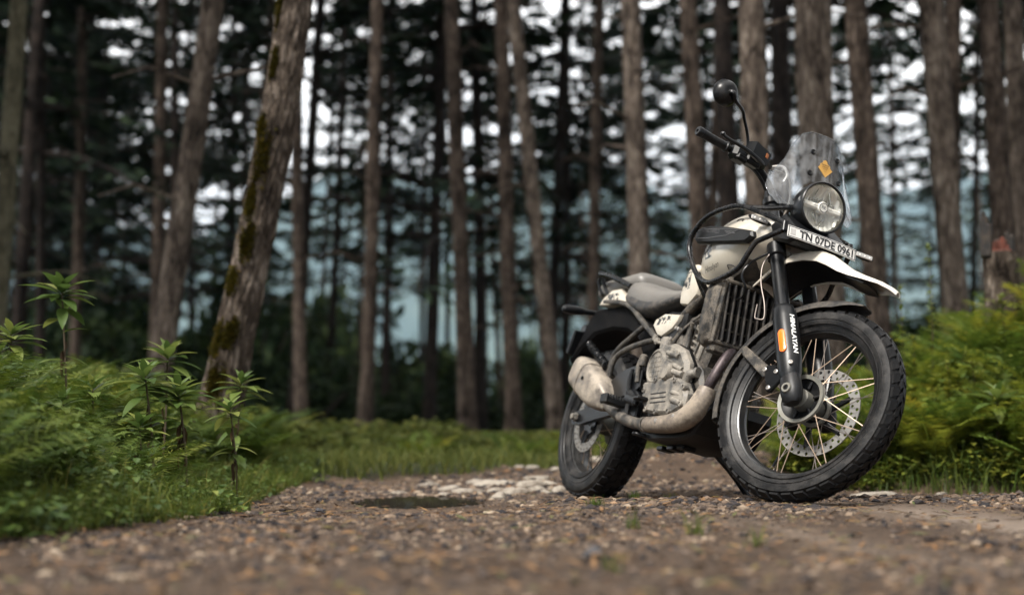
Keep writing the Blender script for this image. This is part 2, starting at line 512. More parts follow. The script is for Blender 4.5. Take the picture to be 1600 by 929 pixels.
M_ground = ground_material()
M_pebble = ramp_material('gravel_stone', [(0, (.010, .009, .011)), (.25, (.030, .025, .025)), (.50, (.075, .054, .041)), (.78, (.150, .104, .072)), (.96, (.29, .23, .168)), (1, (.22, .11, .045))], .8, bump_scale=60)
M_rock = dusty('pale_limestone', (.27, .24, .20), .85, dust=(.10, .078, .060), amt=.95, scale=7, lo=.42, hi=.66, bump=.8, spec=.3)
M_darkrock = dusty('dark_stone', (.045, .045, .05), .7, dust=(.12, .10, .085), amt=.6, scale=16, bump=.6, spec=.3)
M_grass = leaf_material('grass_blade', [(0, (0.033, 0.061, 0.010)), (.5, (0.069, 0.101, 0.016)), (.85, (0.130, 0.144, 0.025)), (1, (0.244, 0.177, 0.050))], .3)
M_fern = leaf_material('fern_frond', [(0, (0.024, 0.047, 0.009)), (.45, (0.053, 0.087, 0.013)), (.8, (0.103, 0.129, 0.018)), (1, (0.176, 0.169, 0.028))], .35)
M_fernb = leaf_material('bright_fern_frond', [(0, (0.042, 0.078, 0.012)), (.45, (0.106, 0.155, 0.022)), (.8, (0.213, 0.233, 0.028)), (1, (0.329, 0.283, 0.036))], .4)  # fern green brightened to carry the light the right bank faces
M_broad = leaf_material('broad_leaf', [(0, (0.030, 0.060, 0.015)), (.5, (0.070, 0.115, 0.026)), (.85, (0.134, 0.181, 0.042)), (1, (0.186, 0.209, 0.052))], .35, .38, .5)
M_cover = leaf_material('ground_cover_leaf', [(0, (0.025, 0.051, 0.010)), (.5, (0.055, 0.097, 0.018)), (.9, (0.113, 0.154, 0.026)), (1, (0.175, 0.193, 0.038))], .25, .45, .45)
M_stem = dusty('brown_stem', (.055, .038, .022), .8, dust=(.09, .07, .04), amt=.6, scale=30)
M_dead = leaf_material('dead_leaf', [(0, (.030, .018, .010)), (.6, (.065, .040, .022)), (1, (.10, .062, .03))], .2, .8, .2)
M_needle = leaf_material('pine_foliage', [(0, (.004, .008, .006)), (.5, (.010, .019, .012)), (1, (.026, .040, .020))], .15, .7, .06)
M_bush = leaf_material('bush_leaf', [(0, (.006, .013, .006)), (.5, (.014, .028, .010)), (1, (.040, .058, .016))], .2, .6, .1)
M_bushb = leaf_material('sunlit_tone_leaf', [(0, (0.041, 0.067, 0.011)), (.5, (0.095, 0.128, 0.019)), (1, (0.193, 0.194, 0.026))], .35, .55, .25)  # lighter copy of the bush leaf, light on the bank put into its colour
M_farg = leaf_material('far_grass', [(0, (0.052, 0.071, 0.018)), (.5, (0.107, 0.127, 0.030)), (1, (0.194, 0.181, 0.045))], .4, .6, .2)
M_moss = leaf_material('tree_moss', [(0, (0.021, 0.024, 0.003)), (.5, (0.052, 0.045, 0.005)), (.85, (0.081, 0.058, 0.006)), (1, (0.107, 0.056, 0.010))], .1, .95, .1)
M_bark_red = bark_material('red_brown_pine_bark', (.010, .008, .007), (.068, .052, .042), (.160, .125, .103))
M_bark_grey = bark_material('grey_brown_bark', (.015, .012, .010), (.105, .083, .068), (.225, .188, .155))
M_bark_dark = bark_material('dark_bark', (.008, .007, .007), (.026, .021, .019), (.055, .043, .036))
M_bark_pale = bark_material('olive_pale_bark', (.045, .042, .028), (.115, .105, .072), (.18, .165, .115))
M_bark_moss = bark_material('flaking_grey_bark', (.013, .010, .008), (.075, .059, .047), (.26, .215, .18), 1.4, 15, 20)
M_char = dusty('charred_wood', (.010, .009, .009), .85, dust=(.07, .05, .035), amt=.6, scale=16, bump=.8)
M_rawwood = dusty('torn_red_wood', (.12, .032, .018), .8, dust=(.04, .02, .015), amt=.7, scale=24, bump=.5)

# ---------------- ground sheet
def graded(lims):
    out = []
    for a, b, n in lims: out += list(np.linspace(a, b, n, endpoint=False))
    return np.array(out)
gx = graded([(-6000, -400, 8), (-400, -60, 12), (-60, -12, 24), (-12, -3.5, 34), (-3.5, 3.5, 175), (3.5, 12, 34), (12, 60, 24), (60, 400, 12), (400, 6001, 9)])
gy = graded([(-3000, -60, 6), (-60, -2, 12), (-2, 1.5, 12), (1.5, 11, 230), (11, 22, 44), (22, 75, 40), (75, 400, 24), (400, 6001, 18)])
GX, GY = np.meshgrid(gx, gy)
GZ = ground_z(GX, GY)
V = np.stack([GX.ravel(), GY.ravel(), GZ.ravel()], 1)
nx, ny = len(gx), len(gy)
ii, jj = np.meshgrid(np.arange(ny - 1), np.arange(nx - 1), indexing='ij')
F = np.stack([ii * nx + jj, ii * nx + jj + 1, (ii + 1) * nx + jj + 1, (ii + 1) * nx + jj], -1).reshape(-1, 4)
gre = np.clip(sstep(.05, .4, left_edge(GY) - GX) * sstep(1.5, 2.6, GY) + sstep(.05, .5, right_dist(GX, GY)) + sstep(-.1, .7, far_edge(GX, GY)), 0, 1)
rutm = (1.5 * np.exp(-((GX - (1.35 - .30 * (GY - 3.6))) / .20) ** 2) * sstep(5.0, 4.2, GY) + .6 * np.exp(-((GX - (.75 - .22 * (GY - 3.0))) / .11) ** 2) * sstep(4.2, 3.6, GY)) * sstep(1.0, 1.8, GY)
rutm = rutm + 1.3 * np.exp(-((GX - .05) / .30) ** 2 - ((GY - 7.2) / .7) ** 2) * (.6 + .5 * wob(GX, GY, 5.5, 1.))
ground = link('ground', mesh_np('ground', V, F, M_ground, True, {'green': gre.ravel(), 'rut': rutm.ravel()}))
tag(ground, kind='structure')

# ---------------- puddle
m, n, l, b = new_mat('puddle_water')
df = n.new('ShaderNodeBsdfDiffuse'); df.inputs['Color'].default_value = (.016, .014, .011, 1)  # dark body stands in for the dark trees the water would reflect
gs = n.new('ShaderNodeBsdfGlossy'); gs.inputs['Roughness'].default_value = .03; gs.inputs['Color'].default_value = (.8, .8, .8, 1)
ms = n.new('ShaderNodeMixShader'); ms.inputs['Fac'].default_value = .26
l.new(df.outputs[0], ms.inputs[1]); l.new(gs.outputs[0], ms.inputs[2]); l.new(ms.outputs[0], n['Material Output'].inputs['Surface'])
t = np.linspace(0, 2 * np.pi, 48, endpoint=False)
pm = MB().add([(PUD[0] + .34 * math.cos(a), PUD[1] + .56 * math.sin(a), WATER_Z) for a in t], [tuple(range(48))])
tag(pm.obj('puddle', m, None, None, 0), kind='structure')

# ---------------- hills beyond the valley
def hills_mesh():
    xs = np.linspace(-5200, 5200, 90); ys = np.linspace(2300, 4900, 26)
    X, Y = np.meshgrid(xs, ys)
    ridge = 560 + 120 * np.sin(X / 830 + 1.1) + 85 * np.sin(X / 310 + 2.) + 45 * np.sin(X / 121.) + 20 * np.sin(X / 47.) + .10 * np.abs(X)
    prof = sstep(2300, 4300, Y)
    Z = -335 + (ridge + 335) * prof + wob(X, Y, .009, 2.) * 50 * prof
    nx, ny = len(xs), len(ys)
    ii, jj = np.meshgrid(np.arange(ny - 1), np.arange(nx - 1), indexing='ij')
    F = np.stack([ii * nx + jj, ii * nx + jj + 1, (ii + 1) * nx + jj + 1, (ii + 1) * nx + jj], -1).reshape(-1, 4)
    return mesh_np('hills', np.stack([X.ravel(), Y.ravel(), Z.ravel()], 1), F, dusty('wooded_hillside', (.030, .045, .026), .95, dust=(.06, .075, .04), amt=.8, scale=.006, bump=0, spec=.1))
tag(link('hills', hills_mesh()), kind='structure')

rng = np.random.default_rng(21)
# ---------------- gravel
def ico():
    bm = bmesh.new(); bmesh.ops.create_icosphere(bm, subdivisions=1, radius=1)
    v = np.array([p.co[:] for p in bm.verts]); f = np.array([[q.index for q in p.verts] for p in bm.faces]); bm.free()
    return v, f
ICO_V, ICO_F = ico()
def pebbles(n, ylo, yhi, smin, smax, pw, margin=.06):
    """stones strewn over the track, larger ones rarer"""
    k = 0; xs = np.empty(0); ys = np.empty(0)
    while len(xs) < n:
        y = rng.uniform(ylo, yhi, n); x = (rng.uniform(-1, 1, n)) * (.40 * y + .3)
        ok = (left_edge(y) - x < margin + .10 * rng.random(n)) & (right_dist(x, y) < margin + .2 * rng.random(n))
        q = ((x - PUD[0]) / PUD[2]) ** 2 + ((y - PUD[1]) / PUD[3]) ** 2
        ok &= (q > 1.02) & (far_edge(x, y) < .25 * rng.random(n))
        # fines gather in the rut, stones in drifts
        rut = np.exp(-((x - (1.35 - .30 * (y - 3.6))) / .26) ** 4) * (y < 4.7) + .8 * np.exp(-((x - (.75 - .22 * (y - 3.0))) / .15) ** 2) * (y < 4.0)
        ok &= rng.random(n) > .96 * rut
        ok &= rng.random(n) < .30 + .70 * (wob(x, y, 1.7, 5.) + .35 * wob(x, y, 6.3, 2.) > -.1)
        xs = np.concatenate([xs, x[ok]]); ys = np.concatenate([ys, y[ok]])
    xs, ys = xs[:n], ys[:n]
    s = smin + (smax - smin) * rng.random(n) ** pw
    sc = np.stack([s * rng.uniform(.8, 1.4, n), s * rng.uniform(.7, 1.1, n), s * rng.uniform(.4, .75, n)], 1)
    near_p = (np.abs(xs - PUD[0]) < .42) & (ys > 5.0) & (ys < 6.1)
    sc[near_p] *= np.minimum(1, .0045 / s[near_p])[:, None]
    zs = ground_z(xs, ys) + sc[:, 2] * rng.uniform(-.45, .30, n)
    a = rng.uniform(0, 2 * np.pi, n); ti = rng.normal(0, .25, n)
    nv = len(ICO_V)
    v = np.repeat(ICO_V[None], n, 0) * (1 + rng.uniform(-.22, .22, (n, nv, 1)))
    v = v * sc[:, None, :]
    c, s_ = np.cos(ti)[:, None], np.sin(ti)[:, None]
    v = np.stack([v[..., 0], v[..., 1] * c - v[..., 2] * s_, v[..., 1] * s_ + v[..., 2] * c], -1)
    c, s_ = np.cos(a)[:, None], np.sin(a)[:, None]
    v = np.stack([v[..., 0] * c - v[..., 1] * s_ + xs[:, None], v[..., 0] * s_ + v[..., 1] * c + ys[:, None], v[..., 2] + zs[:, None]], -1)
    f = ICO_F[None] + (np.arange(n) * nv)[:, None, None]
    tint = np.repeat(np.clip(rng.beta(1.3, 1.5, n) * .97 + (rng.random(n) < .02) * .6, 0, 1), nv)
    return v.reshape(-1, 3), f.reshape(-1, 3), tint
parts_ = [pebbles(12000, 1.7, 4.6, .0022, .015, 4.2), pebbles(20000, 4.2, 7.2, .0022, .022, 5.0), pebbles(9000, 6.8, 11, .004, .024, 3.2)]
OCT = (np.array([[1, 0, 0], [-1, 0, 0], [0, 1, 0], [0, -1, 0], [0, 0, 1], [0, 0, -1.]]), np.array([[0, 2, 4], [2, 1, 4], [1, 3, 4], [3, 0, 4], [2, 0, 5], [1, 2, 5], [3, 1, 5], [0, 3, 5]]))
ICO_V, ICO_F = OCT
parts_ += [pebbles(45000, 1.7, 4.6, .0012, .0048, 1.6), pebbles(50000, 4.2, 7.2, .0012, .0052, 1.6)]
o = 0; VV, FF, TT = [], [], []
for v, f, tt in parts_:
    VV.append(v); FF.append(f + o); TT.append(tt); o += len(v)
gravel = link('gravel', mesh_np('gravel', np.concatenate(VV), np.concatenate(FF), M_pebble, False, {'tint': np.concatenate(TT)}))
tag(gravel, 'loose grey and brown gravel strewn over the track', 'gravel', kind='stuff')

# ---------------- rocks
def rock_mesh(name, sx, sy, sz, seed, mat, sub=3):
    r = np.random.default_rng(seed)
    bm = bmesh.new(); bmesh.ops.create_icosphere(bm, subdivisions=sub, radius=1)
    ph = r.uniform(0, 6, 6)
    cuts = [(Vector(r.normal(0, 1, 3)).normalized(), r.uniform(.55, .85)) for _ in range(9)]
    for p in bm.verts:
        c = p.co.copy()
        for d, h in cuts:
            k = c.dot(d)
            if k > h: c -= d * (k - h) * .85
        k = 1 + .07 * math.sin(c.x * 5 + ph[0]) * math.cos(c.y * 4 + ph[1]) + .04 * math.sin(c.z * 9 + c.x * 7 + ph[2])
        p.co = Vector((c.x * sx, c.y * sy, c.z * sz)) * k
    me = bpy.data.meshes.new(name); bm.to_mesh(me); bm.free()
    for p in me.polygons: p.use_smooth = True
    me.set_sharp_from_angle(angle=rad(28))
    me.materials.append(mat)
    return me
def put_rock(x, y, sx, sy, sz, rz, seed, mat, label, group=None, sink=.35):
    o = link('rock', rock_mesh('rock', sx, sy, sz, seed, mat), None, Matrix.Translation((x, y, float(ground_z(x, y)) + sz * (1 - 2 * sink) * .6)) @ Matrix.Rotation(rz, 4, 'Z'))
    return tag(o, label, 'rock', group)
PALE = [(-.20, 6.98, .17, .10, .030, .2, 'broad flat pale rock at the far rim of the puddle'), (.02, 6.78, .13, .09, .035, .5, 'pale rock at the right end of the puddle'),
        (-.05, 6.42, .10, .075, .030, 1.0, 'pale flat rock right of the puddle, nearest the camera'), (.10, 7.25, .16, .10, .04, .1, 'pale slab behind the puddle towards the rear wheel'),
        (-.10, 7.62, .20, .10, .035, 2.9, 'long pale rock far behind the puddle'), (.22, 6.72, .07, .06, .035, .4, 'small pale stone between puddle and rear wheel'),
        (.18, 7.9, .12, .08, .03, .8, 'small pale rock farthest back on the rise by the puddle'), (-.55, 6.98, .10, .06, .02, .3, 'low pale rock at the far left rim of the puddle'),
        (1.62, 6.35, .19, .07, .030, .35, 'long pale rock lying behind the front tyre'), (1.92, 6.42, .07, .05, .022, .9, 'small pale rock at the foot of the right bank')]
for k, (x, y, sx, sy, sz, rz, lb) in enumerate(PALE): put_rock(x, y, sx * (.55 if x < 1 else .8), sy * .6, sz * .95, rz, 40 + k, M_rock, lb, sink=.42)
DARK = [(1.40, 4.62, .022, .018, .015, 'black stone on the gravel right of the front tyre'), (1.62, 4.95, .018, .014, .011, 'small dark stone far right on the gravel'), (1.85, 4.7, .020, .014, .012, 'dark stone near the right edge of the gravel'),
        (.155, 2.78, .026, .022, .018, 'rounded dark stone in the blurred foreground'), (-.72, 5.4, .026, .02, .018, 'dark stone at the left edge of the track'), (-.185, 5.95, .018, .014, .010, 'small grey stone before the puddle')]
for k, (x, y, sx, sy, sz, lb) in enumerate(DARK): put_rock(x, y, sx, sy, sz, k, 80 + k, M_darkrock, lb, sink=.25)
put_rock(-1.85, 5.6, .22, .16, .13, .3, 99, M_darkrock, 'mossy boulder half hidden in the left undergrowth', sink=.1)

for k in range(60):
    x = rng.normal(.08, .25); y = 6.75 + abs(rng.normal(0, .9)) + .5 * (x > .4)
    s = .016 + .05 * rng.random() ** 2
    o = put_rock(x, y, s * 1.3, s, s * .42, rng.uniform(0, 3), 140 + k, M_rock, 'broken pale stone on the rise behind the puddle and rear wheel', 'broken pale stones on the rise')
# fallen needles, leaf scraps and twig bits on the track
def litter(n):
    y = rng.uniform(1.8, 9.5, n); x = rng.uniform(-1, 1, n) * (.40 * y + .2)
    ok = (left_edge(y) - x < .3) & (right_dist(x, y) < .3); x, y = x[ok], y[ok]; n = len(x)
    L = rng.uniform(.008, .030, n); w = L * rng.uniform(.06, .30, n); a = rng.uniform(0, 6.28, n); z = ground_z(x, y) + rng.uniform(.004, .010, n); t = rng.normal(0, .15, n)
    dx, dy = np.cos(a) * L, np.sin(a) * L; sx, sy = -np.sin(a) * w, np.cos(a) * w
    V = np.stack([np.stack([x - dx, y - dy, z - t * L], 1), np.stack([x + sx, y + sy, z + .002], 1), np.stack([x + dx, y + dy, z + t * L], 1), np.stack([x - sx, y - sy, z], 1)], 1).reshape(-1, 3)
    F = np.arange(len(V)).reshape(-1, 4)
    return V, F, np.repeat(rng.random(n), 4)
lv_, lf_, lt_ = litter(9000)
M_litter = ramp_material('dry_litter', [(0, (.035, .020, .012)), (.4, (.10, .055, .028)), (.75, (.19, .105, .045)), (1, (.06, .075, .025))], .8)
tag(link('leaf_litter', mesh_np('leaf_litter', lv_, lf_, M_litter, False, {'tint': lt_})), 'dry needles and brown leaf scraps strewn over the gravel', 'leaf litter', kind='stuff')

rng = np.random.default_rng(22)
# ---------------- small plants
def merge(items):
    """items: list of (verts, faces, tint) -> one set of arrays"""
    o = 0; V, F, T = [], [], []
    for v, f, t in items:
        V.append(v); F.append(f + o); T.append(t); o += len(v)
    return np.concatenate(V), np.concatenate(F), np.concatenate(T)

def blades(P, h, w, lean, rs=rng):
    """grass blades: three-step tapering strips; P (n,3) feet"""
    n = len(P)
    a = rs.uniform(0, 2 * np.pi, n); b = rs.uniform(0, 2 * np.pi, n)
    hh = h * rs.uniform(.5, 1.2, n); ww = w * rs.uniform(.7, 1.3, n); le = lean * rs.uniform(.2, 1.3, n)
    dx, dy = np.cos(a), np.sin(a); sx, sy = np.cos(b), np.sin(b)
    V = []
    for f, wf in ((0, 1.0), (.5, .8)):
        cx = P[:, 0] + dx * le * hh * f * f; cy = P[:, 1] + dy * le * hh * f * f; cz = P[:, 2] + hh * (f - .35 * le * f * f)
        V.append(np.stack([cx - sx * ww * wf, cy - sy * ww * wf, cz], 1)); V.append(np.stack([cx + sx * ww * wf, cy + sy * ww * wf, cz], 1))
    V.append(np.stack([P[:, 0] + dx * le * hh, P[:, 1] + dy * le * hh, P[:, 2] + hh * (1 - .35 * le)], 1))
    V = np.stack(V, 1).reshape(-1, 3)
    base = np.array([[0, 1, 3], [0, 3, 2], [2, 3, 4]])
    F = (base[None] + (np.arange(n) * 5)[:, None, None]).reshape(-1, 3)
    T = np.repeat(rs.beta(2, 2.4, n), 5)
    return V, F, T

def feather(nf, L, seed, droop=.7, leaflets=17, lw=.0032, ll=.30, spread=1.0):
    """a clump of arching feathery fronds"""
    r = np.random.default_rng(seed)
    V, F, T = [], [], []
    o = 0
    for k in range(nf):
        az = r.uniform(0, 2 * np.pi); ln = L * r.uniform(.6, 1.1); el = r.uniform(.55, 1.35) * spread ** -1
        d = np.array([np.cos(az), np.sin(az), 0]); up = np.array([0, 0, 1.0]); sd = np.array([-np.sin(az), np.cos(az), 0])
        tw = r.uniform(-.5, .5); tn = r.uniform(.1, .9)
        t = np.linspace(0, 1, 2 * leaflets + 2)
        hor = np.cos(el) * t * ln + droop * .35 * ln * t ** 2.4; ver = np.sin(el) * ln * (t - .48 * droop * t ** 2.2)
        C = d[None] * hor[:, None] + up[None] * ver[:, None]
        # rachis
        w0 = .0016
        for i in range(0, len(t) - 2, 4):
            j = min(i + 4, len(t) - 1)
            V += [C[i] - sd * w0, C[i] + sd * w0, C[j] + sd * w0 * .6, C[j] - sd * w0 * .6]; F += [(o, o + 1, o + 2), (o, o + 2, o + 3)]; T += [tn * .6] * 4; o += 4
        for i in range(6, len(t) - 1):
            s = 1 if i % 2 else -1
            tan = C[i + 1] - C[i - 1]; tan /= np.linalg.norm(tan)
            nn = np.cross(tan, sd)
            w = ln * ll * np.sin(np.pi * min(1, (t[i] * .92 + .06))) ** .8 * r.uniform(.8, 1.15)
            dirn = sd * s * np.cos(tw) + nn * np.sin(tw) * s * .5 + tan * .55 + nn * r.normal(0, .10); dirn /= np.linalg.norm(dirn)
            # a leaflet is itself cut into a fan of three slim lobes
            for q, (fw, sl) in enumerate(((0, 1.0), (.42, .62), (-.42, .58))):
                dq = dirn + tan * fw * .9; dq /= np.linalg.norm(dq)
                st = C[i] + dirn * w * (.0 if q == 0 else .30)
                e = st + dq * w * sl - up * w * .12
                pw = np.cross(dq, nn); pw /= (np.linalg.norm(pw) + 1e-9)
                mid = st + (e - st) * .5
                V += [st, mid + pw * lw, e, mid - pw * lw]; F += [(o, o + 1, o + 2), (o, o + 2, o + 3)]
                c = np.clip(tn + r.normal(0, .08), 0, 1); T += [c] * 4; o += 4
    return np.array(V), np.array(F), np.array(T)

def leaf_shape(L, W, fold=.25, bend=.35, n=5):
    """one pointed leaf along +x with a folded midrib"""
    t = np.linspace(0, 1, n + 1)
    w = W * np.sin(np.pi * t ** .8) ** .85; w[0] = W * .08; w[-1] = 0
    z = -bend * L * t ** 2
    V, F = [], []
    for i in range(n + 1):
        V += [(t[i] * L, -w[i], z[i] + fold * w[i]), (t[i] * L, 0, z[i]), (t[i] * L, w[i], z[i] + fold * w[i])]
    for i in range(n):
        a = i * 3
        F += [(a, a + 3, a + 4), (a, a + 4, a + 1), (a + 1, a + 4, a + 5), (a + 1, a + 5, a + 2)]
    return np.array(V), np.array(F)

def xf(v, yaw, pitch, pos, sc=1.0, roll=0.0):
    v = v * sc
    c, s = np.cos(roll), np.sin(roll); v = np.stack([v[:, 0], v[:, 1] * c - v[:, 2] * s, v[:, 1] * s + v[:, 2] * c], 1)
    c, s = np.cos(pitch), np.sin(pitch); v = np.stack([v[:, 0] * c - v[:, 2] * s, v[:, 1], v[:, 0] * s + v[:, 2] * c], 1)
    c, s = np.cos(yaw), np.sin(yaw); v = np.stack([v[:, 0] * c - v[:, 1] * s, v[:, 0] * s + v[:, 1] * c, v[:, 2]], 1)
    return v + np.asarray(pos)

def cover_clump(seed, n=46, R=.12, H=.13, L=.035):
    r = np.random.default_rng(seed); it = []
    for k in range(n):
        v, f = leaf_shape(L * r.uniform(.6, 1.2), L * r.uniform(.25, .42), .2, .3, 3)
        a = r.uniform(0, 6.28); rr = R * np.sqrt(r.random())
        it.append((xf(v, r.uniform(0, 6.28), r.uniform(-.3, .6), (rr * np.cos(a), rr * np.sin(a), H * r.uniform(.15, 1) * (1 - .5 * rr / R))), f, np.full(len(v), r.uniform(.1, .95))))
    return merge(it)

# undergrowth that nobody could count: low leaves, grass and tangled fronds, one sheet of stuff on each side
def scatter(items, pts, smin, smax):
    """copies of clump arrays over points; scale and turn at random"""
    out = []
    for p in pts:
        v, f, t = items[rng.integers(len(items))]
        out.append((xf(v, rng.uniform(0, 6.28), rng.normal(0, .06), p, rng.uniform(smin, smax)), f, np.clip(t + rng.normal(0, .12), 0, 1)))
    return merge(out)

def bank_points(side, n, dmin, dmax, ylo, yhi, xlim=.40):
    P = []
    while len(P) < n:
        y = rng.uniform(ylo, yhi); 
        if side < 0:
            x = left_edge(y) - (dmin + (dmax - dmin) * rng.random())
        else:
            x = rng.uniform(1.2, .42 * y + .4)
            d = right_dist(np.array(x), np.array(y))
            if not dmin < d < dmax: continue
        if abs(x) > xlim * y + .9: continue
        P.append((float(x), float(y), float(ground_z(x, y))))
    return P

covers = [cover_clump(100 + k) for k in range(5)]
tall_covers = [cover_clump(120 + k, 60, .14, .26, .045) for k in range(4)]
low = scatter(covers, bank_points(-1, 380, -.02, 1.3, 2.7, 9.5) , .4, 1.1)
low2 = scatter(tall_covers, bank_points(-1, 130, .35, 2.2, 3.6, 10), .8, 1.2)
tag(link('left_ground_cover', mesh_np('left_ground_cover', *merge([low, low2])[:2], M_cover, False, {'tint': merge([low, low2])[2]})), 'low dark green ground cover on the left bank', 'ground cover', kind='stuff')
low = scatter(covers, bank_points(1, 260, -.02, 1.2, 5.5, 10), .8, 1.4)
low2 = scatter(tall_covers, bank_points(1, 300, .15, 2.4, 5.5, 11), .9, 1.4)
rr_ = merge([low, low2])
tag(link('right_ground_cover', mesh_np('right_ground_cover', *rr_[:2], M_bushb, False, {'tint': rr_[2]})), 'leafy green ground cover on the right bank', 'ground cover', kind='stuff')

def grass_points(n, side):
    P = []
    if side < 0:
        while len(P) < n:
            y = rng.uniform(2.7, 9.5); e = left_edge(y)
            x = e - abs(rng.normal(0, .30)) + .05 * wob(np.array(y), np.array(y), 6., 1.)
            if x > e + .05 or rng.random() < .55 * (wob(np.array(x), np.array(y), 4.5, 2.) > .1): continue
            if abs(x) > .40 * y + .4: continue
            P.append((x, y))
    else:
        while len(P) < n:
            y = rng.uniform(5.5, 10.5); x = rng.uniform(1.2, .42 * y + .4); d = right_dist(np.array(x), np.array(y))
            if -.02 < d < 1.6: P.append((x, y))
    P = np.array(P); return np.stack([P[:, 0], P[:, 1], ground_z(P[:, 0], P[:, 1])], 1)
gl = merge([blades(grass_points(30000, -1), .055, .0013, .8), blades(grass_points(5000, -1), .14, .0016, .9)])
tag(link('left_verge_grass', mesh_np('left_verge_grass', gl[0], gl[1], M_grass, False, {'tint': gl[2]})), 'short green grass fringing the left edge of the track', 'grass', kind='stuff')
gl = merge([blades(grass_points(9000, 1), .10, .0018, .7), blades(grass_points(5000, 1), .24, .0022, .8)])
tag(link('right_bank_grass', mesh_np('right_bank_grass', gl[0], gl[1], M_grass, False, {'tint': gl[2]})), 'long green grass among the leaves of the right bank', 'grass', kind='stuff')
# far verge behind the track
Pf = []
while len(Pf) < 16000:
    y = 7.9 + 13 * rng.random() ** 1.4; x = rng.uniform(-.42 * y, .42 * y)
    if right_dist(np.array(x), np.array(y)) > .3 or far_edge(np.array(x), np.array(y)) < .35 * rng.random(): continue
    Pf.append((x, y))
Pf = np.array(Pf); Pf = np.stack([Pf[:, 0], Pf[:, 1], ground_z(Pf[:, 0], Pf[:, 1])], 1)
gl = blades(Pf, .17, .005, .9)
tag(link('far_verge_grass', mesh_np('far_verge_grass', gl[0], gl[1], M_farg, False, {'tint': gl[2]})), 'blurred green grass beyond the end of the gravel track', 'grass', kind='stuff')

# tufts on the track
for (x, y, n_, h, lb) in ((.47, 5.52, 60, .055, 'small grass tuft between the two tyres'), (.62, 5.55, 40, .045, 'tiny grass tuft just behind the front tyre'), (.30, 3.55, 22, .06, 'blurred grass tuft in the foreground below the rear tyre'),
                         (.42, 3.30, 26, .07, 'largest blurred grass tuft in the foreground'), (.52, 3.05, 18, .06, 'blurred grass tuft right of the largest one in the foreground'), (.18, 2.52, 18, .045, 'out-of-focus grass tuft at the bottom edge of the picture'), (.25, 4.3, 60, .04, 'sparse grass tuft in front of the rear tyre')):
    P = np.stack([x + rng.normal(0, .013, n_), y + rng.normal(0, .02, n_)], 1); P = np.stack([P[:, 0], P[:, 1], ground_z(P[:, 0], P[:, 1])], 1)
    v, f, t_ = blades(P, h, .0014, .7); v = v - np.array([x, y, 0])
    tag(link('grass_tuft', mesh_np('grass_tuft', v, f, M_grass, False, {'tint': t_}), None, Matrix.Translation((x, y, 0))), lb, 'grass tuft')

rng = np.random.default_rng(23)
# ferns: each clump a plant
def fern_mesh(k, seed, L, nf, mat, **kw):
    v, f, t_ = feather(nf, L, seed, **kw)
    return mesh_np('fern', v, f, mat, False, {'tint': t_})
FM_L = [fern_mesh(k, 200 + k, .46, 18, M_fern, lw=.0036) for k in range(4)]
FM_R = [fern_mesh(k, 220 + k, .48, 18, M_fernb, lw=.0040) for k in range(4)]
def place_ferns(meshes, pts, smin, smax, label, group):
    for k, p in enumerate(pts):
        s = rng.uniform(smin, smax)
        o = link('fern', meshes[k % len(meshes)], None, Matrix.Translation(p) @ Matrix.Rotation(rng.uniform(0, 6.28), 4, 'Z') @ Matrix.Scale(s, 4))
        tag(o, label, 'fern', group)
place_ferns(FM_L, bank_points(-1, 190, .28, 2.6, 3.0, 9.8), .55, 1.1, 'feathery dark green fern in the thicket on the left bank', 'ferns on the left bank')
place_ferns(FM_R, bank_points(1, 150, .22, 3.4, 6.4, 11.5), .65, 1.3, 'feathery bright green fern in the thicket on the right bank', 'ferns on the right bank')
far_f = []
while len(far_f) < 60:
    y = rng.uniform(10.2, 19); x = rng.uniform(-.42 * y, .30 * y)
    if y > 10.6 or x < -1.2: far_f.append((x, y, float(ground_z(x, y))))
place_ferns(FM_R, far_f, .5, 1.05, 'blurred green fern beyond the end of the track', 'ferns beyond the track')

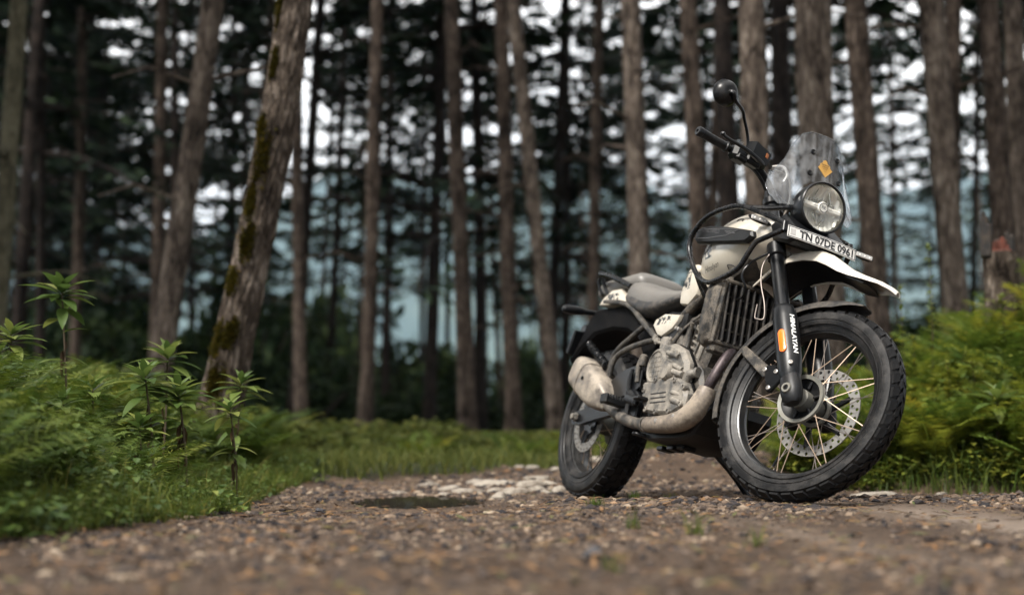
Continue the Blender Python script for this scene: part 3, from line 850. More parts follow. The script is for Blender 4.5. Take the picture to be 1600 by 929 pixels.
# whorled broad-leaved plants: stem, every leaf a part, withered leaves below
LV, LF = leaf_shape(.125, .021, .25, .32, 6)
LEAVES = [mesh_np('leaf', LV * np.array([1, w, 1]), LF, M_broad, True, {'tint': np.full(len(LV), tt)}) for w, tt in ((1, .35), (1.15, .55), (.9, .75), (1.1, .92))]
DV, DF = leaf_shape(.085, .012, .8, .9, 4)
DEADS = [mesh_np('withered_leaf', DV, DF, M_dead, True, {'tint': np.full(len(DV), tt)}) for tt in (.2, .6, .9)]
def whorl(x, y, top, s, label, n=13, lean=(0, 0), dead=5, seed=0):
    s *= .98; n += 5; y += .12
    r = np.random.default_rng(seed)
    g = float(ground_z(x, y)); h = top - g
    root = empty('leafy_plant', Matrix.Translation((x, y, g)))
    tag(root, label, 'plant')
    tip = Vector((lean[0] * h, lean[1] * h, h))
    MB().tube([(0, 0, -.02), tip * .45 + Vector((.01, 0, 0)), tip], [.0045 * s, .004 * s, .003 * s], 7, 3).obj('stem', M_stem, root)
    for k in range(n + 7):
        low = k >= n
        t = k / n if not low else 1.0
        yaw = k * 2.4 + r.normal(0, .15); pit = (1.15 - 1.30 * t if not low else r.uniform(-.35, .45)) + r.normal(0, .12)
        sc = s * (.50 + .62 * min(1, t * 1.8)) * r.uniform(.9, 1.1) * (r.uniform(.6, 1.0) if low else 1)
        pos = tip - Vector((0, 0, .055 * s * t)) if not low else tip * r.uniform(.52, .88)
        o = link('leaf', LEAVES[int(r.integers(4))], root, Matrix.Translation(pos) @ Matrix.Rotation(yaw, 4, 'Z') @ Matrix.Rotation(-pit, 4, 'Y') @ Matrix.Scale(sc, 4))
    for k in range(dead):
        yaw = r.uniform(0, 6.28); pos = tip * r.uniform(.35, .80)
        link('withered_leaf', DEADS[k % 3], root, Matrix.Translation(pos) @ Matrix.Rotation(yaw, 4, 'Z') @ Matrix.Rotation(r.uniform(.6, 1.3), 4, 'Y') @ Matrix.Scale(s * r.uniform(.45, .8), 4))
WH = [(-1.755, 5.5, .795, 1.10, 'tallest leafy plant, star of long leaves high above the left undergrowth', 15, 4), (-1.90, 5.25, .60, 1.05, 'broad-leaved plant just below the tallest one at the far left', 14, 2), (-2.02, 5.45, .53, 1.05, 'leafy plant at the left edge beside the tallest one', 13, 2),
      (-1.80, 5.0, .41, .95, 'bright leafy shoot low at the left edge above the ferns', 11, 2), (-1.265, 4.95, .435, 1.05, 'upright leafy plant standing clear in the middle of the left bank', 13, 5), (-1.17, 5.05, .385, 1.10, 'leafy plant with a brown withered stem, beside the clear upright one', 14, 9),
      (-1.27, 4.75, .26, .85, 'small leafy shoot with hanging dead leaves low on the left bank', 10, 7), (-1.03, 5.25, .32, .85, 'small pale leafy shoot nearest the mossy tree base', 10, 8), (-1.42, 5.65, .545, 1.1, 'leafy plant behind the clear upright one on the left bank', 14, 2),
      (-1.60, 5.3, .40, .9, 'leafy shoot half sunk in ferns on the left bank', 10, 2), (-1.16, 5.75, .43, .95, 'dim leafy plant in front of the mossy trunk', 12, 2), (2.30, 6.72, .40, 1.35, 'dark leafy plant hanging its leaves among the right-hand ferns', 11, 4),
      (-1.45, 4.55, .33, .8, 'low leafy shoot in the front of the left undergrowth', 10, 3), (2.45, 7.6, .62, 1.2, 'leafy plant at the right edge below the broken stump', 11, 2)]
for k, (x, y, top, s, lb, n_, dd) in enumerate(WH): whorl(x, y, top, s, lb, n_, (random.uniform(-.1, .1), random.uniform(-.06, .06)), dd, 300 + k)

# slim upright sprigs on the right bank
def sprig(x, y, h, label, seed):
    r = np.random.default_rng(seed); g = float(ground_z(x, y))
    root = empty('sprig', Matrix.Translation((x, y, g))); tag(root, label, 'plant')
    MB().tube([(0, 0, -.02), (.01, 0, h * .5), (.0, .01, h)], [.004, .003, .002], 6, 3).obj('stem', M_stem, root)
    it = []
    for k in range(60):
        v, f = leaf_shape(.045 * r.uniform(.6, 1.2), .010, .2, .3, 3)
        zz = h * (.35 + .65 * r.random())
        it.append((xf(v, r.uniform(0, 6.28), r.uniform(.0, .9), (0, 0, zz)), f, np.full(len(v), r.uniform(.3, 1))))
    v, f, t_ = merge(it)
    link('foliage', mesh_np('foliage', v, f, M_bushb, False, {'tint': t_}), root)
sprig(2.36, 8.0, .92, 'slim upright leafy sprig left of the broken stump', 1)
sprig(2.22, 8.1, .80, 'shorter upright sprig beside the slim one near the stump', 2)
sprig(1.70, 8.6, .84, 'lone upright sprig under the beak of the motorcycle', 3)
for k in range(16):
    p = bank_points(1, 1, .2, 2.0, 6.5, 10)[0]
    r_ = np.random.default_rng(500 + k)
    sprig(p[0], p[1], r_.uniform(.28, .5), 'low leafy sprig in the thicket on the right bank', 500 + k)
for o in COL.objects:
    if o.get('label') == 'low leafy sprig in the thicket on the right bank': o['group'] = 'low sprigs on the right bank'

rng = np.random.default_rng(24)
# ---------------- trees
def trunk_mesh(h, r0, r1, lean, seed, mat, rings=46, n=18, flare=.5, rough=.075):
    r = np.random.default_rng(seed); ph = r.uniform(0, 6.28, 8)
    z = np.concatenate([[-.6], np.linspace(0, h, rings)])
    V = []
    for zz in z:
        f = max(0, zz) / h
        cx = lean[0] * zz + .010 * h * np.sin(f * 4 + ph[0]) * f; cy = lean[1] * zz + .010 * h * np.cos(f * 3.4 + ph[1]) * f
        rr = (r0 + (r1 - r0) * f) * (1 + flare * np.exp(-max(0, zz) / (r0 * 2.2)))
        a = np.arange(n) * 2 * np.pi / n
        rad_ = rr * (1 + rough * np.sin(3 * a + ph[2] + zz * .7) + rough * .8 * np.sin(5 * a + ph[3] - zz * 1.9) + rough * .7 * r.normal(0, 1, n))
        V.append(np.stack([cx + rad_ * np.cos(a), cy + rad_ * np.sin(a), np.full(n, zz)], 1))
    V = np.concatenate(V); m_ = len(z)
    i, j = np.meshgrid(np.arange(m_ - 1), np.arange(n), indexing='ij')
    F = np.stack([i * n + j, i * n + (j + 1) % n, (i + 1) * n + (j + 1) % n, (i + 1) * n + j], -1).reshape(-1, 4)
    return mesh_np('trunk', V, F, mat)

def crown_mesh(h0, h1, R, seed, nb=60, per=34, leaf=.30, conif=True):
    """needle sprays along drooping boughs, and the boughs"""
    r = np.random.default_rng(seed); V, F, T = [], [], []; o = 0; limbs = MB()
    for k in range(nb):
        f = r.random() ** .85; z = h0 + (h1 - h0) * f
        L = R * (1.05 - .8 * f) * r.uniform(.55, 1.1); az = r.uniform(0, 6.28)
        d = np.array([np.cos(az), np.sin(az), 0])
        slope = r.uniform(-.25, .30)
        pts = [np.array([0, 0, z]) + d * L * t + np.array([0, 0, slope * L * t - .22 * L * t * t]) for t in (0, .35, .7, 1)]
        limbs.tube(pts, [.05, .035, .02, .008], 5)
        sd = np.array([-d[1], d[0], 0]); wd = L * r.uniform(.22, .38)
        for q in range(per):      # flat sprays set along the bough, hanging a little at the tips
            t = .15 + .85 * r.random() ** .75; sg = 1 if r.random() < .5 else -1; off = r.random() ** .8 * wd * (1.15 - .75 * t)
            c = np.array([0, 0, z]) + d * (L * t + off * .45) + sd * sg * off + np.array([0, 0, slope * L * t - .22 * L * t * t - .25 * off]) + r.normal(0, .05, 3)
            a = d * .75 + sd * sg * r.uniform(.3, 1.0) + r.normal(0, .22, 3) - np.array([0, 0, .25]); a /= np.linalg.norm(a); b_ = np.cross(a, np.array([0, 0, 1.0]) + r.normal(0, .45, 3)); b_ /= np.linalg.norm(b_)
            l_ = leaf * r.uniform(.7, 1.7); w = l_ * r.uniform(.10, .24)
            V += [c - a * l_ * .5, c + b_ * w, c + a * l_ * .5, c - b_ * w]; F += [(o, o + 1, o + 2), (o, o + 2, o + 3)]
            T += [np.clip(r.beta(2, 2) , 0, 1)] * 4; o += 4
    return mesh_np('crown', np.array(V), np.array(F), M_needle, False, {'tint': np.array(T)}), limbs.mesh('limbs', M_bark_dark)

CROWNS = [crown_mesh(0, 13, 3.2, 600 + k, 80, 42, .30) for k in range(6)]
def tree(x, y, r, lean, kind, h, crown0, label, group=None, name='pine_tree', cs=1.0, seed=0, stubs=0):
    g = float(ground_z(x, y))
    root = empty(name, Matrix.Translation((x, y, g))); tag(root, label, 'tree', group)
    mat = {'red': M_bark_red, 'grey': M_bark_grey, 'dark': M_bark_dark, 'pale': M_bark_pale}[kind]
    link('trunk', trunk_mesh(h, r, r * .35, lean, 700 + seed, mat), root)
    if crown0 is not None:
        c, l_ = CROWNS[seed % len(CROWNS)]
        sc = (h - crown0) / 13 * 1.04
        M = Matrix.Translation((lean[0] * crown0, lean[1] * crown0, crown0)) @ Matrix.Rotation(seed * 1.7, 4, 'Z') @ Matrix.Diagonal((sc * cs, sc * cs, sc, 1))
        M[0][2] += lean[0]; M[1][2] += lean[1]
        link('crown', c, root, M); link('limbs', l_, root, M)['kind'] = 'stuff'
    if stubs:
        rs = np.random.default_rng(900 + seed)
        for k in range(stubs):
            m = MB()
            z = rs.uniform(.08, .5) * h; a = rs.uniform(0, 6.28); L = rs.uniform(.2, 1.3)
            p = Vector((lean[0] * z, lean[1] * z, z))
            m.tube([p, p + Vector((math.cos(a) * L * .6, math.sin(a) * L * .6, .1)), p + Vector((math.cos(a) * L, math.sin(a) * L, -.05))], [.022, .014, .005], 5)
            m.obj('dead_branch', mat, root)
    return root

# trees one can tell apart: x, distance, radius, sideways lean per metre, bark, label
TREES = [
 (-5.88, 16, .108, .040, 'pale', 'pale olive trunk at the far left edge, leaning right'),
 (-7.70, 22, .119, .022, 'dark', 'dark trunk just right of the pale olive one at the left edge'),
 (-7.99, 26, .105, -.004, 'red', 'straight slim reddish trunk behind the tallest leafy plant'),
 (-6.02, 24, .113, .007, 'red', 'straight reddish trunk left of the leaning grey one'),
 (-7.18, 30, .108, 0, 'dark', 'dark trunk close behind the reddish one left of the leaning grey trunk'),
 (-3.30, 13, .112, .126, 'grey', 'leaning grey-brown trunk left of the mossy tree'),
 (-8.07, 40, .081, 0, 'dark', 'thin dark trunk seen between the leaning grey trunk and the mossy tree'),
 (-7.65, 40, .090, .005, 'dark', 'second thin dark trunk behind, close to the mossy tree'),
 (-5.44, 28, .095, .076, 'red', 'slim reddish leaning trunk right behind the mossy tree top'),
 (-3.52, 24, .113, -.019, 'red', 'reddish trunk just right of the mossy tree'),
 (-4.60, 35, .102, .038, 'dark', 'thin dark trunk second right of the mossy tree'),
 (-2.27, 22, .119, .031, 'red', 'reddish trunk rising above the left end of the puddle'),
 (-3.15, 35, .110, .018, 'dark', 'dark trunk close behind the reddish trunk above the puddle'),
 (-2.94, 45, .091, .021, 'dark', 'thinnest dark trunk in the gap above the puddle'),
 (-.61, 20, .126, -.031, 'red', 'reddish trunk above the right end of the puddle'),
 (-.65, 30, .135, -.016, 'dark', 'dark trunk right behind the one above the right end of the puddle'),
 (.05, 20, .117, -.034, 'red', 'reddish trunk in the middle of the picture, left of the leaning one'),
 (.65, 20, .113, -.089, 'grey', 'grey trunk leaning left, above the pillion seat side'),
 (.89, 32, .130, .023, 'dark', 'dark trunk behind the leaning grey one in the middle'),
 (1.46, 26, .117, .020, 'red', 'slim reddish trunk above the grab rail'),
 (1.40, 15, .121, -.031, 'grey', 'thick grey-brown trunk above the seat'),
 (2.31, 17, .115, -.027, 'red', 'brown trunk behind the right hand grip'),
 (3.15, 20, .153, -.013, 'dark', 'dark trunk behind the mirror'),
 (2.47, 14, .139, -.019, 'grey', 'thick pale brown trunk between mirror and windscreen'),
 (3.64, 19, .145, -.008, 'dark', 'dark brown trunk between the two thick pale ones'),
 (2.66, 12, .162, -.008, 'grey', 'thickest trunk, right behind the windscreen'),
 (3.64, 14, .118, -.053, 'red', 'dark brown trunk right of the headlight'),
 (4.09, 13, .118, -.044, 'grey', 'grey-brown trunk rising behind the tip of the beak'),
 (4.66, 15, .088, .027, 'red', 'slimmer brown trunk crossing behind the grey one on the right'),
 (4.91, 14, .112, -.014, 'red', 'mossy brown trunk behind the broken stump'),
 (5.41, 15, .105, -.010, 'grey', 'trunk cut off by the right edge of the picture')]
for k, (x, d_, r_, ln, kind, lb) in enumerate(TREES):
    h = random.uniform(19, 24)
    tree(x, d_, r_ * 1.0, (ln, random.uniform(-.02, .02)), kind, h, h * random.uniform(.48, .60), lb, None, 'pine_tree', 1.0, k, 9)

# forest behind: whole pines with low crowns
bg = []
for k in range(56):
    u = -.44 + .88 * (k + rng.random()) / 56
    d_ = (30, 52, 74, 41, 63, 84)[k % 6] + rng.uniform(-6, 6)
    bg.append((u * d_, d_))
for k in range(12):
    d_ = rng.uniform(34, 80); bg.append((rng.uniform(-.42, -.16) * d_, d_))
for k, (x, d_) in enumerate(bg):
    h = rng.uniform(17, 25)
    tree(x, d_, rng.uniform(.055, .13), (rng.normal(0, .028), 0), 'dark' if rng.random() < .7 else 'red', h, h * rng.uniform(.16, .42), 'dim pine deep in the forest behind the first row of trunks', 'pines deep in the forest', 'pine_tree', rng.uniform(.75, 1.15), 100 + k)

rng = np.random.default_rng(25)
# bushes of the understorey
def bush_mesh(seed, n, mat, leaf=.12):
    r = np.random.default_rng(seed); V, F, T = [], [], []; o = 0
    lob = [(r.uniform(-.7, .7), r.uniform(-.7, .7), r.uniform(.3, .9), r.uniform(.35, .6)) for _ in range(9)]
    for k in range(n):
        lx, ly, lz, lr = lob[r.integers(9)]
        d = r.normal(0, 1, 3); d /= np.linalg.norm(d); c = np.array([lx, ly, lz]) + d * lr * r.uniform(.5, 1.05)
        if c[2] < 0: c[2] = abs(c[2]) * .5
        a = r.normal(0, 1, 3); a /= np.linalg.norm(a); b_ = np.cross(a, r.normal(0, 1, 3)); b_ /= np.linalg.norm(b_)
        l_ = leaf * r.uniform(.6, 1.3); w = l_ * .35
        V += [c - a * l_ * .5, c + b_ * w, c + a * l_ * .5, c - b_ * w]; F += [(o, o + 1, o + 2), (o, o + 2, o + 3)]; T += [r.beta(2, 2)] * 4; o += 4
    return mesh_np('foliage', np.array(V), np.array(F), mat, False, {'tint': np.array(T)})
BD = [bush_mesh(800 + k, 2600, M_bush) for k in range(3)]; BL = [bush_mesh(820 + k, 2600, M_farg) for k in range(3)]
st_m = MB()
for k in range(6):
    a = k * 1.05
    st_m.tube([(0, 0, -.1), (.2 * math.cos(a), .2 * math.sin(a), .5), (.5 * math.cos(a), .5 * math.sin(a), 1.0)], [.03, .02, .008], 6)
st_m = st_m.mesh('stem', M_bark_dark)
def bush(x, y, sx, sz, me, label, group):
    root = empty('bush', Matrix.Translation((x, y, float(ground_z(x, y)))) @ Matrix.Rotation(x * 3.1, 4, 'Z') @ Matrix.Diagonal((sx, sx, sz, 1)))
    tag(root, label, 'bush', group); link('foliage', me, root); link('stem', st_m, root)
for k in range(34):
    d_ = rng.uniform(11.5, 19); x = rng.uniform(-.42, .12) * d_
    if x < 0 and d_ < 13 and x > -1.0: d_ += 2
    bush(x, d_, rng.uniform(.55, .95), rng.uniform(.16, .34), BL[k % 3], 'low yellow-green bush beyond the end of the track', 'low bushes beyond the track')
for k in range(135):
    d_ = rng.uniform(27, 62); x = rng.uniform(-.45, .45) * d_
    bush(x, d_, rng.uniform(1.0, 2.4), rng.uniform(.024, .080) * d_ * (1.25 if x < -.12 * d_ else .85), BD[k % 3], 'dark bush in the understorey of the forest', 'dark bushes in the understorey')

rng = np.random.default_rng(26)
# the mossy leaning tree on the left
def mossy_tree():
    x, y = -1.68, 8.0
    g = float(ground_z(x, y))
    root = empty('mossy_tree', Matrix.Translation((x, y, g))); tag(root, 'big leaning tree with flaking grey bark and dark moss down its left side', 'tree')
    ln = (.158, .02); h = 16.0; r0, r1 = .108, .045
    n, rings = 72, 150
    r = np.random.default_rng(77)
    z = np.concatenate([[-.5], np.linspace(0, 3.6, rings), np.linspace(3.8, h, 24)])
    a = np.arange(n) * 2 * np.pi / n
    AA, ZZ = np.meshgrid(a, z)
    rr = (r0 + (r1 - r0) * np.clip(ZZ, 0, h) / h) * (1 + .45 * np.exp(-np.clip(ZZ, 0, 99) / .30))
    plate = wob(AA * 3.2, ZZ * 5.5, 2.4, .3); plate2 = wob(AA * 6 + 4, ZZ * 13, 2.1, 1.3)
    rr = rr * (1 + .05 * np.tanh(plate * 3) + .03 * np.tanh(plate2 * 3) + .02 * np.sin(3 * AA + ZZ) + .008 * r.normal(0, 1, AA.shape))
    CX = ln[0] * ZZ + .05 * np.sin(ZZ * .9 + .5) * np.clip(ZZ / 2, 0, 1); CY = ln[1] * ZZ
    V = np.stack([CX + rr * np.cos(AA), CY + rr * np.sin(AA), ZZ], -1)
    m_ = len(z)
    i, j = np.meshgrid(np.arange(m_ - 1), np.arange(n), indexing='ij')
    F = np.stack([i * n + j, i * n + (j + 1) % n, (i + 1) * n + (j + 1) % n, (i + 1) * n + j], -1).reshape(-1, 4)
    link('trunk', mesh_np('trunk', V.reshape(-1, 3), F, M_bark_moss), root)
    # moss cushions: thousands of tiny fronds on the left flank
    k = 0; P, N = [], []
    PATCH = [(2.20, 4.2, .10, .25), (1.66, 4.45, .20, .55), (1.40, 4.3, .10, .35), (1.17, 4.6, .13, .45), (.95, 4.2, .09, .35), (.66, 4.75, .10, .35), (.62, 4.1, .12, .40), (.38, 4.5, .12, .6), (2.55, 4.0, .14, .22), (1.84, 4.0, .08, .25), (2.95, 4.1, .14, .25)]
    while len(P) < 11000:
        pz, pa, rz_, ra_ = PATCH[rng.integers(len(PATCH))]
        aa = pa + rng.normal(0, .55) * ra_; zz = pz + rng.normal(0, .6) * rz_
        w = ((aa - pa) / ra_) ** 2 + ((zz - pz) / rz_) ** 2 + .9 * wob(np.array(aa * 4.), np.array(zz * 6.), 2.6, 1.0)
        if w > .70 or zz < 0 or zz > 3.5: continue
        ir = int(np.clip(zz / 3.6 * (rings - 1) + 1, 0, m_ - 1)); ja = int((aa % (2 * np.pi)) / (2 * np.pi) * n) % n
        p = V[ir, ja]; P.append(p + np.array([rng.normal(0, .004), rng.normal(0, .004), rng.normal(0, .01)])); N.append((np.cos(aa), np.sin(aa), 0))
    P, N = np.array(P), np.array(N)
    d = N + rng.normal(0, .5, P.shape); d /= np.linalg.norm(d, axis=1, keepdims=True)
    sd = np.cross(d, rng.normal(0, 1, P.shape)); sd /= np.linalg.norm(sd, axis=1, keepdims=True)
    L = rng.uniform(.010, .028, len(P))[:, None]
    MV = np.stack([P - N * .004 - sd * .007, P - N * .004 + sd * .007, P + d * L], 1).reshape(-1, 3)
    MF = np.arange(len(MV)).reshape(-1, 3)
    mo = link('moss', mesh_np('moss', MV, MF, M_moss, False, {'tint': np.repeat(np.clip(rng.beta(2, 2, len(P)), 0, 1), 3)}), root)
    mo['kind'] = 'stuff'
    c, l_ = CROWNS[2]
    M = Matrix.Translation((ln[0] * 7, 0, 7)) @ Matrix.Scale(.72, 4)
    link('crown', c, root, M); link('limbs', l_, root, M)['kind'] = 'stuff'
mossy_tree()

# the broken stump on the right
def stump():
    x, y = 2.95, 8.5
    g = float(ground_z(x, y)); top = 1.50 - g
    root = empty('broken_stump', Matrix.Translation((x, y, g))); tag(root, 'broken charred stump with torn red wood on the right bank', 'stump')
    n = 26; r = np.random.default_rng(5)
    z = np.linspace(-.1, top * .74, 14); V = []
    a = np.arange(n) * 2 * np.pi / n
    for zz in z:
        V.append(np.stack([(.092 + .03 * np.exp(-max(0, zz) * 3)) * (1 + .06 * np.sin(3 * a + zz * 3) + .04 * r.normal(0, 1, n)) * np.cos(a) - .02 * zz, .095 * (1 + .05 * r.normal(0, 1, n)) * np.sin(a), np.full(n, zz)], 1))
    V = np.concatenate(V); i, j = np.meshgrid(np.arange(13), np.arange(n), indexing='ij')
    F = np.stack([i * n + j, i * n + (j + 1) % n, (i + 1) * n + (j + 1) % n, (i + 1) * n + j], -1).reshape(-1, 4)
    link('trunk', mesh_np('trunk', V, F, M_bark_moss), root)
    m = MB()
    for k in range(n):        # splintered upright shell, open towards the camera
        am = a[k]
        if 4.1 < am < 5.4: continue
        hh = top * (1 if math.cos(am) < 0 else .90) * random.uniform(.90, 1.02)
        c = Vector((.088 * math.cos(am) - .02, .09 * math.sin(am), 0))
        m.box(c + Vector((-.012, 0, (top * .72 + hh) / 2)), (.022, .03, hh - top * .72 + .02), .004, Matrix.Rotation(am, 3, 'Z'))
    m.obj('splinter_shell', M_char, root)
    m = MB()
    for k in range(9):
        h_ = random.uniform(.03, .10)
        m.box((-.02 + random.uniform(-.06, .06), random.uniform(-.06, .03), top * .74 + h_ / 2 - .01), (.02, .02, h_), .003, Matrix.Rotation(random.uniform(0, 3), 3, 'Z'))
    m.lathe([(.095, 0), (.085, .012), (.0001, .018)], 20, (-.018, 0, top * .735), (0, 0, 1))
    m.obj('torn_wood', M_rawwood, root)
stump()

rng = np.random.default_rng(27)
# ---------------- unseen wood added behind and beside the camera to block low sky light
def blocking_wood():
    it_l, it_t = [], []
    src = []
    for c, _ in CROWNS:
        v = np.empty(len(c.vertices) * 3, np.float32); c.vertices.foreach_get('co', v)
        src.append(v.reshape(-1, 3))
    f0 = [np.array([p.vertices[:] for p in c.polygons]) for c, _ in CROWNS]
    tr = trunk_mesh(20, .16, .06, (0, 0), 1234, M_bark_dark)
    tv = np.empty(len(tr.vertices) * 3, np.float32); tr.vertices.foreach_get('co', tv); tv = tv.reshape(-1, 3); tf = np.array([p.vertices[:] for p in tr.polygons])
    n = 0
    while n < 46:
        a = rng.uniform(0, 2 * np.pi); R_ = rng.uniform(8, 24); x, y = R_ * np.sin(a), 3 + R_ * np.cos(a)
        if y > 2 and abs(x) < .46 * y + 3.4: continue
        if -2.9 < math.atan2(x, y) < -1.30 and R_ < 18: continue
        if y < 0 and abs(x + .15 * y) < 3.2: continue                 # gap behind the camera, kept open for sky light on the front       # added trees left open at the back left to let the sun in
        k_ = n % len(CROWNS); s = rng.uniform(1.1, 1.5); g = float(ground_z(x, y)); z0 = rng.uniform(1.5, 6)
        it_l.append((xf(src[k_], rng.uniform(0, 6.28), 0, (x, y, g + z0), s), f0[k_], np.full(len(src[k_]), rng.uniform(.2, .8))))
        it_t.append((tv + np.array([x, y, g]), tf, np.zeros(len(tv))))
        n += 1
    v, f, t_ = merge(it_l); root = link('unseen_blocking_wood', mesh_np('unseen_blocking_wood', v, f, M_needle, False, {'tint': t_}))
    tag(root, 'unseen pine wood added round the camera to block low sky light', 'wood', kind='stuff')
    v, f, t_ = merge(it_t); link('trunks', mesh_np('trunks', v, f, M_bark_dark), root)['kind'] = 'stuff'
blocking_wood()

# ---------------- the hazy air between here and the hills
def haze():
    m = bpy.data.materials.new('valley_haze'); m.use_nodes = True
    n, l = m.node_tree.nodes, m.node_tree.links; n.clear()
    out = n.new('ShaderNodeOutputMaterial'); v = n.new('ShaderNodeVolumePrincipled')
    v.inputs['Color'].default_value = (.52, .72, 1.0, 1); v.inputs['Density'].default_value = .000085; v.inputs['Anisotropy'].default_value = .2
    l.new(v.outputs['Volume'], out.inputs['Volume'])
    o = MB().box((0, 1000, 240), (13200, 10600, 1200), 1.0).obj('haze', m, None, None, 0)
    tag(o, 'pale blue haze hanging over the valley', 'haze', kind='stuff')
haze()

# ================================================================== MOTORCYCLE
# Bike frame: x forward from the rear axle, y to the bike's left, z up from the tyre line.
BIKE_M = Matrix(((0.379517, 0.898577, 0.220287, 0.324585),
                 (-0.924374, 0.358316, 0.130926, 6.098162),
                 (0.038714, -0.253316, 0.966609, -0.072),
                 (0, 0, 0, 1)))
RAKE = rad(26.5)
AX = Vector((-math.sin(RAKE), 0, math.cos(RAKE)))      # up the steering axis
FW = Vector((math.cos(RAKE), 0, math.sin(RAKE)))       # square to it, forwards
AXLE = Vector((1.51, 0, .3475))
PIV = AXLE - FW * .045
STEER = Matrix.Translation(PIV) @ Matrix.Rotation(rad(22.9), 4, AX) @ Matrix.Translation(-PIV)

M_deep = dusty('shade_black_plastic', (.0025, .0025, .003), .7, dust=(.03, .027, .024), amt=.2, scale=16, spec=.10)  # shadow under the tail put into the black; also gaskets and radiator core
M_black = dusty('black_paint_dusty', (.0045, .005, .006), .30, dust=(.10, .088, .074), amt=.10, scale=12, lo=.5, hi=.75, spec=.30)
M_tube = dusty('black_tube_paint', (.0045, .005, .006), .26, dust=(.16, .14, .12), amt=.16, scale=30, lo=.5, hi=.75, spec=.36)
M_subf = dusty('grey_dusted_tube', (.012, .012, .012), .4, dust=(.17, .15, .125), amt=.55, scale=24, lo=.38, hi=.66, spec=.4)
M_plastic = dusty('black_plastic_dusty', (.0055, .006, .007), .42, dust=(.11, .097, .078), amt=.13, scale=14, lo=.47, hi=.72, spec=.28)
M_guardpl = dusty('dark_grey_plastic', (.006, .0068, .008), .34, dust=(.10, .09, .08), amt=.12, scale=16, lo=.48, hi=.75, spec=.32)
M_mudblack = dusty('mud_spattered_black', (.018, .018, .019), .6, dust=(.17, .145, .115), amt=.5, scale=14, lo=.42, hi=.68, bump=.4, spec=.3)
M_mudframe = dusty('muddy_frame', (.014, .014, .014), .5, dust=(.20, .17, .135), amt=.70, scale=22, lo=.40, hi=.66, bump=.5, spec=.35)
M_cream = dusty('cream_paint', (.50, .46, .39), .30, dust=(.25, .21, .16), amt=.55, scale=16, lo=.46, hi=.74, bump=.02, coat=.7)
M_tankp = splash(dusty('cream_tank_paint', (.53, .485, .405), .33, dust=(.34, .29, .22), amt=.25, scale=7, lo=.45, hi=.8, bump=.01, coat=1.0),
                 (.845, None, .895), (.965, None, .945), thr=.50, scale=38)
M_sidep = splash(dusty('cream_side_paint', (.53, .485, .405), .36, dust=(.34, .29, .22), amt=.35, scale=9, bump=.03, coat=.25),
                 (.72, None, .80), (.80, None, .885), thr=.50, scale=60)
M_coverp = splash(dusty('cream_cover_paint', (.53, .485, .405), .36, dust=(.34, .29, .22), amt=.4, scale=12, bump=.03, coat=.25),
                  (.60, None, .672), (.71, None, .702), thr=.47, scale=48)
M_tailp = splash(dusty('cream_tail_paint', (.53, .485, .405), .36, dust=(.34, .29, .22), amt=.3, scale=12, bump=.03, coat=.25),
                 (.04, None, .835), (.16, None, .872), thr=.48, scale=50)
M_engine = dusty('engine_alloy_dusty', (.085, .081, .075), .40, .4, dust=(.27, .243, .205), amt=.92, scale=19, lo=.36, hi=.60, bump=.4)
M_engdark = dusty('engine_grey_dusty', (.03, .029, .028), .5, .2, dust=(.21, .18, .145), amt=.75, scale=20, lo=.42, hi=.68, bump=.5)
M_muff = dusty('muffler_steel_dusty', (.19, .165, .142), .34, .6, dust=(.34, .295, .238), amt=.9, scale=12, lo=.40, hi=.64, bump=.25)
M_shield = dusty('heat_shield_dusty', (.12, .10, .085), .45, .4, dust=(.30, .25, .195), amt=.92, scale=9, lo=.34, hi=.60, bump=.3)
M_header = dusty('blued_exhaust_pipe', (.055, .042, .048), .40, .7, dust=(.13, .105, .09), amt=.4, scale=18)
M_seat = dusty('grey_seat_vinyl', (.135, .128, .118), .42, dust=(.17, .155, .134), amt=.35, scale=10, lo=.4, hi=.7, bump=.12)
M_seatside = dusty('dark_seat_vinyl', (.022, .022, .023), .5, dust=(.20, .17, .14), amt=.45, scale=26, lo=.46, hi=.66, bump=.12)
M_tyre = dusty('tyre_rubber', (.0035, .0035, .004), .5, dust=(.07, .064, .058), amt=.10, scale=15, lo=.48, hi=.75, bump=.3, spec=.22)
M_tyreside = dusty('tyre_sidewall_dusty', (.0045, .0045, .005), .42, dust=(.13, .12, .11), amt=.27, scale=16, lo=.46, hi=.72, bump=.25, spec=.28)
M_rim = dusty('black_rim', (.007, .0075, .008), .28, dust=(.1, .09, .08), amt=.15, scale=20)
M_rimedge = dusty('worn_rim_edge', (.34, .34, .33), .4, .4, dust=(.2, .18, .16), amt=.5, scale=18)
M_spoke = plain('spoke_steel', (.40, .30, .22), .42, .4)  # near-side spokes, the light they catch put into the colour
M_spokedark = plain('spoke_steel_shaded', (.16, .135, .12), .45, .5)  # darker copy of the spoke steel, far-side shade put into the colour
M_disc = dusty('brake_disc_steel', (.19, .185, .175), .5, .5, dust=(.13, .115, .098), amt=.5, scale=12, bump=.1)
M_hub = dusty('hub_alloy', (.14, .14, .125), .5, .3, dust=(.2, .18, .14), amt=.6, scale=20)
M_chrome = dusty('dull_steel', (.40, .38, .36), .35, .8, dust=(.3, .26, .2), amt=.5, scale=40, bump=0)
M_white = dusty('plate_white', (.72, .71, .68), .4, dust=(.45, .41, .35), amt=.3, scale=14, bump=0)
M_ink = plain('black_ink', (.014, .014, .016), .5)
M_lettw = plain('white_print', (.72, .72, .70), .5)
M_lettg = plain('grey_emboss', (.085, .085, .088), .45)
M_orange = plain('orange_reflector', (.85, .17, .015), .22, 0, **{'Coat Weight': .6})
M_amber = plain('amber_mark', (.40, .13, .03), .4)
M_yellow = plain('yellow_sticker', (.42, .23, .05), .5)
